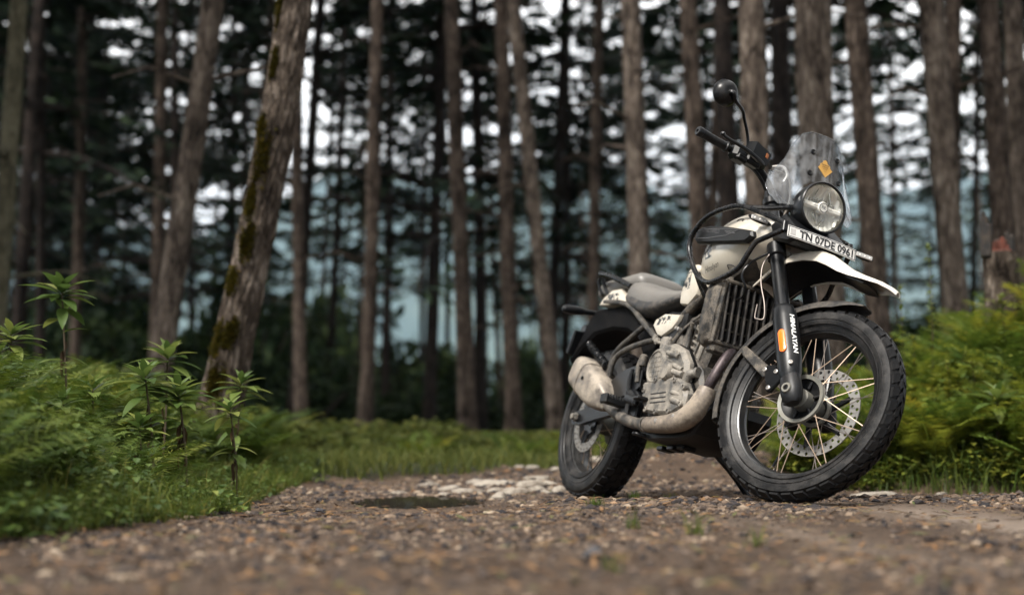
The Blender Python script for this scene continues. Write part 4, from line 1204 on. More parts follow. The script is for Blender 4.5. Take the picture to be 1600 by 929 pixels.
def glass_material():
    m, n, l, b = new_mat('headlight_glass')
    tr = n.new('ShaderNodeBsdfTransparent'); tr.inputs['Color'].default_value = (.96, .96, .95, 1)
    gl = n.new('ShaderNodeBsdfGlossy'); gl.inputs['Roughness'].default_value = .03
    fr = n.new('ShaderNodeFresnel'); fr.inputs['IOR'].default_value = 1.5
    mx = n.new('ShaderNodeMixShader')
    ge = n.new('ShaderNodeNewGeometry'); inv = n.new('ShaderNodeMath'); inv.operation = 'SUBTRACT'; inv.inputs[0].default_value = 1
    mu = n.new('ShaderNodeMath'); mu.operation = 'MULTIPLY'
    l.new(ge.outputs['Backfacing'], inv.inputs[1]); l.new(inv.outputs[0], mu.inputs[0]); l.new(fr.outputs['Fac'], mu.inputs[1])
    l.new(mu.outputs[0], mx.inputs['Fac']); l.new(tr.outputs[0], mx.inputs[1]); l.new(gl.outputs[0], mx.inputs[2])
    l.new(mx.outputs[0], n['Material Output'].inputs['Surface'])
    return m
M_lens = glass_material()
M_refl = plain('lamp_reflector', (.80, .79, .74), .30, .45)
M_bar = plain('lamp_bar_silver', (.82, .80, .75), .35, .0)
M_lampdark = plain('lamp_inner', (.50, .49, .45), .14, 1.0)
M_mled = plain('led_lens', (.55, .53, .50), .18, .3, **{'Coat Weight': .8})

def screen_material():
    m, n, l, b = new_mat('veiled_clear_screen')
    out = n['Material Output']
    tc = n.new('ShaderNodeTexCoord')
    mp = n.new('ShaderNodeMapping'); mp.inputs['Scale'].default_value = (1, 1.6, .8)
    no = n.new('ShaderNodeTexNoise'); no.inputs['Scale'].default_value = 22; no.inputs['Detail'].default_value = 7; no.inputs['Distortion'].default_value = .6
    l.new(tc.outputs['Object'], mp.inputs['Vector']); l.new(mp.outputs['Vector'], no.inputs['Vector'])
    rp = n.new('ShaderNodeMapRange'); rp.inputs['From Min'].default_value = .40; rp.inputs['From Max'].default_value = .72
    rp.inputs['To Min'].default_value = .03; rp.inputs['To Max'].default_value = .20  # patchy grey veil mixed into the clear plastic
    l.new(no.outputs['Fac'], rp.inputs['Value'])
    tr = n.new('ShaderNodeBsdfTransparent'); tr.inputs['Color'].default_value = (.80, .83, .86, 1)
    b.inputs['Base Color'].default_value = (.42, .42, .42, 1); b.inputs['Roughness'].default_value = .42
    gl = n.new('ShaderNodeBsdfGlossy'); gl.inputs['Roughness'].default_value = .06
    fr = n.new('ShaderNodeFresnel'); fr.inputs['IOR'].default_value = 1.55
    m1 = n.new('ShaderNodeMixShader'); m2 = n.new('ShaderNodeMixShader')
    l.new(rp.outputs['Result'], m1.inputs['Fac']); l.new(tr.outputs[0], m1.inputs[1]); l.new(b.outputs[0], m1.inputs[2])
    ge = n.new('ShaderNodeNewGeometry'); inv = n.new('ShaderNodeMath'); inv.operation = 'SUBTRACT'; inv.inputs[0].default_value = 1
    mu = n.new('ShaderNodeMath'); mu.operation = 'MULTIPLY'
    l.new(ge.outputs['Backfacing'], inv.inputs[1]); l.new(inv.outputs[0], mu.inputs[0]); l.new(fr.outputs['Fac'], mu.inputs[1])
    l.new(mu.outputs[0], m2.inputs['Fac']); l.new(m1.outputs[0], m2.inputs[1]); l.new(gl.outputs[0], m2.inputs[2])
    l.new(m2.outputs[0], out.inputs['Surface'])
    return m
M_screen = screen_material()

bike = empty('motorcycle', BIKE_M)
tag(bike, 'cream and black muddy adventure motorcycle leaning on its side stand on the gravel', 'motorcycle')

EACH = {'fender_stay', 'stay_bracket', 'stay_bolt', 'clamp_bolt', 'guard_brace', 'rail_bracket', 'case_lug', 'slot', 'cover_rib', 'grille_bar', 'led', 'skid_mount', 'linkage', 'lamp_fin', 'screen_edge'}
def pieces(mb):
    """the separate bodies of a collected shape, each on its own"""
    par = list(range(len(mb.v)))
    def find(i):
        while par[i] != i: par[i] = par[par[i]]; i = par[i]
        return i
    for f in mb.f:
        a = find(f[0])
        for j in f[1:]: par[find(j)] = a
    out = {}
    for f in mb.f: out.setdefault(find(f[0]), []).append(f)
    for fs in out.values():
        idx = {}; q = MB()
        for f in fs:
            for i in f:
                if i not in idx: idx[i] = len(q.v); q.v.append(mb.v[i])
            q.f.append(tuple(idx[i] for i in f))
        yield q

def part(name, mb, mat, st=False, parent=None, ang=35, label=None):
    if name in EACH:
        for q in pieces(mb): o = q.obj(name, mat, parent or bike, STEER.copy() if (st and parent is None) else None, ang)
        return o
    o = mb.obj(name, mat, parent or bike, STEER.copy() if (st and parent is None) else None, ang)
    if label: o['label'] = label
    return o

def ringcut(mb, r0, r1, y0, y1, n, rows, every=2):
    """flat brake ring with real drilled holes"""
    dr = (r1 - r0) / rows
    for y, flip in ((y0, 1), (y1, 0)):
        for i in range(n):
            for j in range(rows):
                a0, a1 = 2 * math.pi * i / n, 2 * math.pi * (i + 1) / n
                ra, rb = r0 + dr * j, r0 + dr * (j + 1)
                am, rm = (a0 + a1) / 2, (ra + rb) / 2
                P = lambda r, a, yy=y: (r * math.cos(a), yy, r * math.sin(a))
                per = [P(ra, a0), P(ra, am), P(ra, a1), P(rm, a1), P(rb, a1), P(rb, am), P(rb, a0), P(rm, a0)]
                if (i + j) % every == 0 and not (rows > 2 and False):
                    hr = min(dr * .36, rm * (a1 - a0) * .4)
                    hole = []
                    for x, _, z in per:
                        v = Vector((x - rm * math.cos(am), 0, z - rm * math.sin(am))).normalized() * hr
                        hole.append((rm * math.cos(am) + v.x, y, rm * math.sin(am) + v.z))
                    mb.add(per + hole, [(k, (k + 1) % 8, 8 + (k + 1) % 8, 8 + k) for k in range(8)])
                    if flip:
                        h2 = [(x, y1, z) for x, _, z in hole]
                        mb.add(hole + h2, [(k, (k + 1) % 8, 8 + (k + 1) % 8, 8 + k) for k in range(8)])
                else:
                    mb.add(per, [tuple(range(8))])
    for r in (r0, r1):
        k = n * 2
        v = [(r * math.cos(2 * math.pi * i / k), y, r * math.sin(2 * math.pi * i / k)) for y in (y0, y1) for i in range(k)]
        mb.add(v, [(i, (i + 1) % k, k + (i + 1) % k, k + i) for i in range(k)])
    return mb

def tread(mb, R, prof, npitch, cols, h):
    """tread blocks: cols = list of (y centre, y half, along half (0..1 of pitch), stagger, skew)"""
    def rad_at(y):
        for (ra, ya), (rb, yb) in zip(prof[:-1], prof[1:]):
            if min(ya, yb) <= y <= max(ya, yb) and abs(yb - ya) > 1e-6 and min(ra, rb) > R * .9:
                return ra + (rb - ra) * (y - ya) / (yb - ya)
        return R * .93
    dp = 2 * math.pi / npitch
    for i in range(npitch):
        for (yc, yh, al, stg, sk) in cols:
            a = dp * (i + stg)
            vs = []
            for lev in (0, 1):
                sh = 1.0 if lev == 0 else .90
                for du, dv in ((-1, -1), (1, -1), (1, 1), (-1, 1)):
                    y = yc + dv * yh * sh
                    aa = a + dp * (al * .5 * du * sh + sk * dv)
                    ys = max(-prof_max, min(prof_max, y))
                    r = rad_at(ys) + (h if lev else -.004)
                    # push shoulder blocks outwards a little as well
                    yy = y * (1 + (.035 if lev else -.02))
                    vs.append((r * math.cos(aa), yy, r * math.sin(aa)))
            mb.add(vs, [(3, 2, 1, 0), (4, 5, 6, 7), (0, 1, 5, 4), (1, 2, 6, 5), (2, 3, 7, 6), (3, 0, 4, 7)])

def spokes(parent, n, rh, yh, rr, yr, sweep, r, mat, phase):
    """n crossed spokes on one flange, half leading and half trailing"""
    for sgn in (1, -1):
        a = sgn * sweep
        m = MB().tube([(rh, yh, 0), (rr * math.cos(a), yr, rr * math.sin(a))], r, 6).mesh('spoke', mat, 60)
        for i in range(n // 2):
            t = 2 * math.pi * (i + (.5 if sgn > 0 else 0)) / (n // 2) - a + phase
            link('spoke', m, parent, Matrix.Rotation(t, 4, 'Y'))

def wheel(R, hw, rim_r, mat_frame, npitch, cols, near_hub):
    """hub mesh with tyre, rim and spokes as its pieces"""
    global prof_max
    hub = MB()
    hub.lathe([(.022, -.062), (.034, -.058), (.036, -.03), (.036, .03), (.034, .055), (.022, .06)], 28)
    if near_hub:      # wide open ring on the right side, dark inside
        hub.lathe([(.074, -.050), (.087, -.053), (.089, -.044), (.078, -.038)], 48, closed=True)
        hub.lathe([(.05, .036), (.062, .038), (.062, .046), (.05, .048)], 36, closed=True)
    else:
        hub.lathe([(.06, -.05), (.075, -.05), (.075, -.042), (.04, -.03), (.04, .03), (.075, .042), (.075, .05), (.06, .05)], 36)
    ho = hub.obj('wheel', M_hub, bike, mat_frame)
    if near_hub:
        dk = MB().lathe([(.077, -.044), (.055, -.030), (.038, -.026), (.038, -.016), (.06, -.02), (.079, -.036)], 40, closed=True)
        for k in range(6):
            a = k * math.pi / 3 + .3
            dk.box((.058 * math.cos(a), -.034, .058 * math.sin(a)), (.034, .016, .010), .003, Matrix.Rotation(-a, 3, 'Y'))
        dk.obj('hub_dish', M_plastic, ho)
    b = rim_r
    prof = [(b - .003, -hw * .66), (b + .008, -hw * .76), (b + (R - b) * .30, -hw * .97), (b + (R - b) * .52, -hw), (b + (R - b) * .74, -hw * .95),
            (R - .020, -hw * .84), (R - .010, -hw * .60), (R - .006, -hw * .3), (R - .005, 0), (R - .006, hw * .3), (R - .010, hw * .60), (R - .020, hw * .84),
            (b + (R - b) * .74, hw * .95), (b + (R - b) * .52, hw), (b + (R - b) * .30, hw * .97), (b + .008, hw * .76), (b - .003, hw * .66)]
    ty = MB(); ty.lathe(prof, 96, closed=True)
    for s in (-1, 1):     # moulded rings on the sidewall
        for q in (.2, .42):
            rr = b + (R - b) * q
            ty.lathe([(rr - .0025, s * hw * (.90 + .10 * q * 2)), (rr, s * (hw * (.925 + .075 * q * 2) + .002)), (rr + .0025, s * hw * (.90 + .10 * q * 2))], 72, cap=False)
    tyo = ty.obj('tyre', M_tyreside, ho)
    prof_max = hw * .86
    tr = MB(); tread(tr, R, prof, npitch, cols, .0078)
    tyo.data.materials.append(M_tyre)
    tro = tr.obj('tread_blocks', M_tyre, ho, None, 20); tro['kind'] = 'stuff'
    rm = MB()
    w = hw * .66
    rm.lathe([(b - .008, -w * .80), (b + .004, -w), (b + .010, -w * 1.02), (b + .010, -w * .94), (b + .001, -w * .86), (b - .003, -w * .5), (b - .006, -w * .25), (b - .006, w * .25),
              (b - .003, w * .5), (b + .001, w * .86), (b + .010, w * .94), (b + .010, w * 1.02), (b + .004, w), (b - .008, w * .80), (b - .012, w * .45), (b - .018, w * .2), (b - .018, -w * .2), (b - .012, -w * .45)], 96, closed=True)
    rm.obj('rim', M_rim, ho)
    ed = MB()
    for s in (-1, 1):
        ed.lathe([(b + .0080, s * w * 1.02), (b + .0110, s * (w * 1.03 + .0030)), (b + .0135, s * w * 1.0)], 96, closed=True)
    ed.obj('rim_edge', M_rimedge, ho)
    return ho

# ---- front wheel
FWM = STEER @ Matrix.Translation(AXLE)
fcols = [(-.0092, .0090, .76, 0, .16), (.0092, .0090, .76, .5, -.16), (-.0290, .0100, .76, .28, .12), (.0290, .0100, .76, .78, -.12)]
fw = wheel(.3475, .047, .2665, FWM, 44, fcols, True)
fw['label'] = 'front wheel with pale spokes and knobbly tyre'
spokes(fw, 18, .080, -.046, .251, -.004, rad(24), .0017, M_spoke, .1)
spokes(fw, 18, .058, .044, .251, .004, rad(26), .0015, M_spokedark, .27)
dm = MB(); ringcut(dm, .122, .160, .0585, .0630, 60, 2, 2)
d = dm.obj('brake_disc', M_disc, fw, None, 30)
cm = MB()
for k in range(6):
    a = k * math.pi / 3 + .2
    cm.tube([(.045 * math.cos(a), .056, .045 * math.sin(a)), (.085 * math.cos(a + .22), .058, .085 * math.sin(a + .22)), (.127 * math.cos(a + .3), .0605, .127 * math.sin(a + .3))], [.013, .009, .009], 8)
cm.lathe([(.02, .05), (.058, .05), (.060, .058), (.02, .060)], 32, closed=True)
cm.obj('disc_carrier', M_black, fw)
vs = MB().tube([(-.06, 0, -.228), (-.045, -.004, -.19)], .0045, 8).obj('valve', M_black, fw)

# ---- rear wheel
RAX = Vector((0, 0, .328))
rcols = [(-.0140, .0135, .76, 0, .14), (.0140, .0135, .76, .5, -.14), (-.0430, .0145, .76, .28, .10), (.0430, .0145, .76, .78, -.10)]
rw = wheel(.328, .071, .2245, Matrix.Translation(RAX), 40, rcols, False)
rw['label'] = 'fat dark rear wheel under the silencer'
spokes(rw, 18, .070, -.046, .208, -.008, rad(30), .0017, M_spoke, .1)
spokes(rw, 18, .070, .046, .208, .008, rad(30), .0017, M_spokedark, .3)
dm = MB(); ringcut(dm, .096, .135, -.0745, -.0700, 52, 2, 2)
dm.obj('brake_disc', M_disc, rw, None, 30)
cm = MB()
for k in range(5):
    a = k * math.pi * .4 + .5
    cm.tube([(.045 * math.cos(a), -.062, .045 * math.sin(a)), (.10 * math.cos(a + .2), -.071, .10 * math.sin(a + .2))], [.014, .010], 8)
cm.lathe([(.02, -.066), (.055, -.068), (.055, -.06), (.02, -.058)], 28, closed=True)
cm.obj('disc_carrier', M_black, rw)

# ---- fork
def leg(s, lat, f=0.0):
    p = AXLE + AX * s + FW * f
    return Vector((p.x, lat, p.z))
FL = .1025
for sy in (-1, 1):
    y = sy * FL
    m = MB()
    m.lathe([(.020, .02), (.020, .31)], 20, leg(0, y), AX)
    m.lathe([(.022, .300), (.0275, .305), (.0275, .345), (.0262, .35), (.0262, .575), (.0245, .60), (.0245, .855), (.0215, .862), (.0215, .868), (.012, .870)], 28, leg(0, y), AX)
    part('fork_leg', m, M_black, True)
    g = MB()
    rings = []
    for s, r, f in ((.345, .028, 0), (.338, .036, .002), (.322, .041, .004), (.29, .0435, .005), (.20, .0438, .005), (.12, .0432, .004), (.075, .039, .002), (.045, .033, 0), (.03, .026, 0)):
        rings.append([leg(s, y + sy * r * .94 * math.cos(t), f + r * math.sin(t)) for t in [2 * math.pi * k / 32 for k in range(32)]])
    g.loft(rings)
    go = part('fork_guard', g, M_guardpl, True)
    # axle foot
    c = MB()
    c.loft([[leg(s, y + sy * (.004 + a * math.cos(t)), .002 + q * math.sin(t)) for t in [2 * math.pi * k / 20 for k in range(20)]] for s, a, q in ((.075, .024, .028), (.05, .028, .036), (.0, .029, .04), (-.035, .027, .034), (-.048, .018, .022))])
    co = part('axle_clamp', c, M_plastic, True)
    n_ = MB().lathe([(.010, .022), (.010, .038), (.0165, .038), (.0185, .033), (.0185, .022)], 28, (AXLE.x, y, AXLE.z), (0, sy, 0), True)
    n_.lathe([(.0001, .026), (.0105, .026)], 24, (AXLE.x, y, AXLE.z), (0, sy, 0))
    part('axle_nut', n_, M_hub, parent=co)
    if True:
        rf = MB(); R0 = .0445
        # reflector capsule on the outer face, wrapped round the guard
        pts = []
        for k in range(24):
            t = 2 * math.pi * k / 24
            u = .0125 * math.cos(t); v = .0150 * math.sin(t) + (.0300 if math.sin(t) > 0 else -.0300)
            pts.append((u, v))
        def wrap(u, v, r, phi0, s0):
            ph = phi0 + u / R0
            return leg(s0 + v, y + sy * r * .94 * math.cos(ph), .005 + r * math.sin(ph))
        RP, RS = rad(4), .180
        rf.loft([[wrap(u, v, .0425, RP, RS) for u, v in pts], [wrap(u, v, .0478, RP, RS) for u, v in pts], [wrap(u * .7, v * .93, .0496, RP, RS) for u, v in pts]])
        part('reflector', rf, M_orange, parent=go, label='orange oval side reflector')
        bt = MB().lathe([(.0075, .0425), (.0075, .0465), (.004, .0475), (.003, .045)], 16, leg(.088, y, .004), (FW * .55 + Vector((0, sy, 0)) * .83))
        part('bolt', bt, M_chrome, parent=go)
        # lettering down the guard
        tv, tf = text_mesh('HIMALAYAN', .030, spacing=1.02, bold=.0011)
        L = MB()
        PH = rad(60)
        out = []
        for x, z, _ in tv:
            if sy < 0: ph, s = PH + z * .80 / R0, .206 - x * .93
            else: ph, s = PH - z * .80 / R0, .206 - x * .93
            out.append(leg(s, y + sy * .0447 * .94 * math.cos(ph), .005 + .0447 * math.sin(ph)))
        L.add(out, tf)
        part('lettering', L, M_lettw, parent=go, ang=0)
# yokes
for s, name, rr, th in ((.592, 'lower_yoke', .034, .055), (.815, 'upper_yoke', .032, .032)):
    m = MB()
    for sy in (-1, 1):
        m.lathe([(rr - .004, s - th / 2), (rr, s - th / 2 + .004), (rr, s + th / 2 - .004), (rr - .004, s + th / 2)], 28, leg(0, sy * FL), AX)
    rot = Matrix.Rotation(-RAKE, 3, 'Y')
    m.box(leg(s, 0, -.02), (.055, .19, th * .75), .008, rot)
    part(name, m, M_black, True)
m = MB().tube([leg(.56, 0, -.045), leg(.84, 0, -.045)], .030, 24)
part('head_tube', m, M_plastic, True)
# fork bridge bolts
m = MB()
for k, s in enumerate((.58, .604)):
    m.lathe([(.006, 0), (.006, .006), (.003, .007)], 12, leg(s, -FL, .034) + Vector((0, .028, 0)), FW)
part('clamp_bolt', m, M_chrome, True)

# caliper on the left leg
m = MB()
m.box(leg(.075, .078, -.085), (.055, .05, .10), .012, Matrix.Rotation(-.5, 3, 'Y'))
m.box(leg(.105, .098, -.04), (.05, .016, .06), .006)
m.box(leg(.01, .075, -.11), (.04, .045, .05), .010, Matrix.Rotation(-.9, 3, 'Y'))
part('brake_caliper', m, M_black, True)

# low fender hugging the wheel
def arc(rr, a, y): return (AXLE.x + rr * math.cos(a), y, AXLE.z + rr * math.sin(a))
grid = []
for i in range(41):
    a = rad(73 + (197 - 73) * i / 40)
    up = max(0, (.12 - i / 40) / .12)
    w = .052 - .026 * up ** 2
    row = []
    for j in range(13):
        q = -1 + 2 * j / 12
        y = w * math.copysign(abs(math.sin(q * math.pi / 2)) ** .9, q)
        rr = .372 + .008 * up - .032 * (1 - .85 * up) * (abs(q) ** 3) - (.010 if i > 30 else 0) * (i - 30) / 10
        row.append(arc(rr, a, y))
    grid.append(row)
m = MB().shell(grid, .004)
part('low_fender', m, M_mudblack, True)
m = MB()
for sy in (-1, 1):
    P = [(1.208, .512), (1.222, .486), (1.340, .408), (1.362, .412), (1.366, .436), (1.352, .450), (1.245, .510), (1.222, .522)]
    m.prism(P, sy * .064 - .006, sy * .064 + .006, .003)
part('fender_stay', m, M_mudframe, True)
m = MB()
P = [(1.352, .446), (1.385, .452), (1.42, .43), (1.43, .40), (1.40, .352), (1.385, .352), (1.378, .375), (1.36, .40)]
for sy in (-1, 1): m.prism(P, sy * .073 - .008, sy * .073 + .008, .003)
part('stay_bracket', m, M_black, True)
m = MB()
for (x, z) in ((1.353, .430), (1.392, .364), (1.402, .425)):
    for sy in (-1, 1): m.lathe([(.008, 0), (.008, .006), (.004, .008), (.003, .004)], 14, (x, sy * .079, z), (0, sy, 0))
part('stay_bolt', m, M_chrome, True)

# beak (high fender)
st_ = [(1.17, .765, .075, .016), (1.20, .80, .080, .03), (1.245, .845, .084, .030), (1.30, .880, .086, .038), (1.36, .893, .087, .042), (1.42, .893, .087, .046), (1.47, .876, .084, .046), (1.51, .853, .079, .040),
       (1.555, .828, .070, .026), (1.61, .810, .057, .016), (1.66, .797, .043, .011), (1.70, .780, .028, .008), (1.722, .766, .012, .006)]
grid = []
for x, z, w, sk in st_:
    row = []
    for q in (-1, -1, -.96, -.82, -.5, 0, .5, .82, .96, 1, 1): row.append([x, w * q, z + .010 * (1 - q * q)])
    for k, f in ((0, 1.0), (1, .45), (2, .12), (8, .12), (9, .45), (10, 1.0)):
        row[k][2] = z - sk * f
    row[0][1] *= 1.03; row[10][1] *= 1.03
    grid.append([tuple(p) for p in row])
bk = MB().shell(grid, .004)
bo = part('beak', bk, M_cream, True, ang=50)
# black inner liner under the beak
grid = []
for x, z, w, sk in st_[1:10]:
    grid.append([(x, w * q * .93, z - .014 - (.004 + sk * .35) * abs(q) ** 3) for q in (-1, -.8, -.5, 0, .5, .8, 1)])
part('liner', MB().shell(grid, .006), M_plastic, parent=bo)

# ---- handlebar group (steered)
for sy in (-1, 1):
    m = MB().tube([(1.095, 0, 1.145), (1.097, sy * .06, 1.150), (1.095, sy * .10, 1.168), (1.085, sy * .16, 1.192), (1.062, sy * .235, 1.199), (1.04, sy * .295, 1.200), (1.02, sy * .36, 1.197), (1.003, sy * .418, 1.193)], .0125, 14, 4)
    hb = part('handlebar', m, M_black, True)
    A, B = Vector((1.036, sy * .303, 1.200)), Vector((1.004, sy * .415, 1.1935))
    dd = (B - A).normalized(); Lg = (B - A).length
    pr = [(.0175, 0), (.0205, .004), (.0205, .010), (.0165, .013)]
    k = .016
    while k < Lg - .012:
        pr += [(.0170, k), (.0162, k + .003)]; k += .006
    pr += [(.018, Lg - .008), (.018, Lg)]
    part('grip', MB().lathe(pr, 20, A, dd), M_plastic, parent=hb)
    part('bar_end', MB().lathe([(.016, Lg - .002), (.0185, Lg + .002), (.0185, Lg + .018), (.016, Lg + .022), (.007, Lg + .022), (.006, Lg + .016)], 24, A, dd), M_guardpl, parent=hb)
    m = MB()       # switch housing
    R_ = Matrix.Rotation(sy * .28, 3, 'Z') 
    m.box((1.062, sy * .260, 1.196), (.056, .074, .062), .014, R_)
    m.box((1.085, sy * .215, 1.190), (.05, .07, .036), .010, R_)
    m.box((1.078, sy * .262, 1.178), (.030, .050, .030), .008, R_)
    m.tube([(1.075, sy * .235, 1.18), (1.09, sy * .16, 1.168), (1.10, sy * .09, 1.13)], .007, 8, 4)
    part('switch_housing', m, M_black, parent=hb)
    m = MB()       # lever and its perch
    m.tube([(1.085, sy * .150, 1.203), (1.108, sy * .18, 1.200), (1.118, sy * .235, 1.196), (1.112, sy * .30, 1.196), (1.092, sy * .355, 1.195), (1.076, sy * .380, 1.2015)], [.012, .011, .009, .0075, .0065, .006], 10, 4)
    m.lathe([(.0001, -.009), (.007, -.006), (.009, 0), (.007, .006), (.0001, .009)], 12, (1.074, sy * .385, 1.205), (0, 1, 0))
    m.box((1.085, sy * .185, 1.200), (.05, .045, .03), .008, R_)
    part('lever', m, M_black, parent=hb)
# brake reservoir with its orange mark, mirror on the right
m = MB()
m.loft([[(1.098 + dx, y_, 1.232 + dz) for dx, dz in ((-.022, -.03), (.018, -.03), (.022, .02), (-.018, .024))] for y_ in (-.252, -.250, -.172, -.160)])
rs = part('reservoir', m, M_guardpl, True, ang=30)
part('reservoir_mark', MB().box((1.120, -.180, 1.234), (.004, .014, .018), .001), M_amber, parent=rs)
MC = Vector((1.045, -.415, 1.362))
m = MB()
fc = Vector((-.93, .30, .10)).normalized()      # mirror looks back at the rider
m.lathe([(.0001, -.034), (.02, -.032), (.036, -.024), (.046, -.010), (.0505, .002), (.0505, .007), (.047, .009)], 40, MC, fc)
mo = part('mirror', m, M_black, True)
part('mirror_glass', MB().lathe([(.0475, .0085), (.0001, .0088)], 36, MC, fc), M_refl, parent=mo)
m = MB().tube([MC + fc * -.028, MC + fc * -.046 + Vector((0, .010, -.004)), MC + fc * -.044 + Vector((-.006, .040, -.016)), (1.070, -.330, 1.340), (1.060, -.298, 1.327), (1.053, -.250, 1.295), (1.052, -.226, 1.262), (1.052, -.222, 1.235)], [.010, .009, .0075, .0065, .006, .006, .006, .007], 10, 4)
m.lathe([(.009, -.01), (.011, .0), (.011, .03), (.008, .034)], 12, (1.052, -.222, 1.205), (0, 0, 1))
part('mirror_stem', m, M_black, parent=mo)
# hoses and cables
m = MB().tube([(1.12, -.14, 1.205), (1.16, -.10, 1.20), (1.185, -.08, 1.16), (1.20, -.075, 1.09), (1.215, -.10, .96)], .0042, 8, 5)
part('brake_hose', m, M_engdark, True)
m = MB().tube([(1.12, -.135, 1.215), (1.15, -.115, 1.225), (1.17, -.10, 1.20), (1.165, -.10, 1.17)], .006, 8, 5)
part('hose_fitting', m, M_chrome, True)
m = MB().tube([(1.235, -.125, .86), (1.20, -.16, .80), (1.185, -.165, .75), (1.20, -.14, .71), (1.17, -.11, .69), (1.13, -.08, .70)], .0045, 8, 6)
part('clutch_cable', m, M_black, True)
m = MB().tube([(1.245, -.13, .855), (1.24, -.14, .80), (1.26, -.14, .73), (1.30, -.135, .655), (1.315, -.13, .60), (1.295, -.14, .592), (1.285, -.142, .60), (1.280, -.145, .645)], .0026, 8, 5)
part('brake_line', m, M_spokedark, True)

# ---- lamp, screen, plate (fixed to the frame)
HC = Vector((1.400, 0, 1.060))
m = MB().lathe([(.02, -.135), (.05, -.125), (.078, -.085), (.090, -.04), (.0935, -.005), (.0935, .008), (.090, .0115), (.0855, .0095), (.0855, -.01)], 56, HC, (1, 0, 0), cap=False)
hl = part('headlight', m, M_black)
m = MB().lathe([(.0852, .003), (.078, -.012), (.05, -.042), (.001, -.056)], 48, HC, (1, 0, 0), cap=False)
part('lamp_reflector', m, M_lampdark, parent=hl)
grid = []      # fluted reflector halves above and below the silver bar
for i in range(15):
    row = []
    q = -1 + 2 * i / 14
    for j in range(61):
        y = -.080 + .160 * j / 60
        h = math.sqrt(max(0, .083 ** 2 - y * y))
        z = q * h
        fl = .0016 * math.sin(j * 1.05) * (1 if abs(q) > .2 else 0) + .0025 * (1 if (j // 12) % 2 else 0)
        row.append((HC.x - .044 + .036 * ((y * y + z * z) / .083 ** 2) + fl, y, HC.z + z))
    grid.append(row)
part('lamp_flutes', MB().shell(grid, .002), M_refl, parent=hl, ang=50)
m = MB()
for k_ in range(11):
    m.box((HC.x - .014, -.050 + k_ * .0100, HC.z + .019 + .006 * (k_ % 2)), (.012, .0022, .012 + .010 * (k_ > 3) * (k_ < 8)), .0004)
for sg in (-1, 1): m.box((HC.x - .016, sg * .030, HC.z + .046), (.010, .003, .050), .0006, Matrix.Rotation(sg * .35, 3, 'X'))
for sg in (-1, 1): m.box((HC.x - .016, sg * .016, HC.z - .040), (.010, .0025, .040), .0006, Matrix.Rotation(-sg * .5, 3, 'X'))
part('lamp_fin', m, M_lampdark, parent=hl)
m = MB()
m.box((HC.x - .006, 0, HC.z), (.014, .160, .022), .006)
m.box((HC.x - .004, 0, HC.z + .004), (.014, .08, .010), .003)
m.lathe([(.0001, .007), (.018, .007), (.0215, .004), (.0215, -.02)], 32, HC, (1, 0, 0))
part('lamp_bar', m, M_bar, parent=hl)
m = MB()
m.lathe([(.0150, .0072), (.0165, .0085), (.0180, .0072)], 32, HC, (1, 0, 0), cap=False)
tv, tf = text_mesh('RE', .018, spacing=.85)
m.add([(HC.x + .0082, x, HC.z + y_) for x, y_, _ in tv], tf)
part('lamp_emblem', m, M_ink, parent=hl, ang=0)
m = MB().lathe([(.0850, .0045), (.075, .0085), (.05, .0125), (.001, .0145), (.001, .0125), (.05, .0105), (.075, .0065), (.0850, .0030)], 48, HC, (1, 0, 0), cap=False)
part('lamp_glass', m, M_lens, parent=hl)

# windscreen: flat centre, side wings folding back
rows = [  # z, centre x, half width of the centre, wing end (dy, dx)
    (1.045, 1.392, .096, .052, -.030), (1.075, 1.388, .095, .080, -.050), (1.11, 1.382, .094, .092, -.064), (1.15, 1.374, .093, .082, -.064), (1.19, 1.365, .092, .060, -.052),
    (1.23, 1.355, .091, .038, -.036), (1.27, 1.343, .089, .026, -.026), (1.305, 1.332, .085, .014, -.016), (1.335, 1.320, .074, .006, -.008), (1.352, 1.312, .050, .002, -.003)]
grid = []
for z, x, hw, wy, wx in rows:
    row = []
    for t in (-1, -.66, -.33, -.1): row.append((x - .016 + wx * abs(t), -hw + wy * t, z - .004 * abs(t)))
    for q in (-.95, -.8, -.5, 0, .5, .8, .95): row.append((x - .014 * abs(q) ** 3, hw * q, z + .006 * (1 - q * q)))
    for t in (.1, .33, .66, 1): row.append((x - .016 + wx * abs(t), hw + wy * t, z - .004 * abs(t)))
    grid.append(row)
# leave the lower centre open where the lamp sits: lift the bottom rows of the centre over the lamp rim
for i in range(len(grid)):
    for j in range(len(grid[0])):
        x, y, z = grid[i][j]
        if abs(y) < .0975:
            zt = 1.060 + math.sqrt(max(0, .0985 ** 2 - y * y))
            lo, hi = 1.045, 1.352
            if z < zt + .0: pass
            f = (z - lo) / (hi - lo)
            z = zt + (hi - zt) * max(0, f) if zt > lo else z
            x = 1.392 - (z - 1.045) * .26 - .016 * (abs(y) / .095) ** 3
            grid[i][j] = (x, y, z)
scr = part('windscreen', MB().shell(grid[::-1], .003), M_screen, ang=28)
m = MB().tube([Vector(r[0]) for r in grid], .0022, 6)
m.tube([Vector(p) for p in grid[-1]], .0022, 6); m.tube([Vector(r[-1]) for r in grid], .0022, 6)
part('screen_edge', m, M_screen, parent=scr)
def on_screen(y, z): return Vector((1.392 - (z - 1.045) * .26 - .016 * (abs(y) / .095) ** 3, y, z))
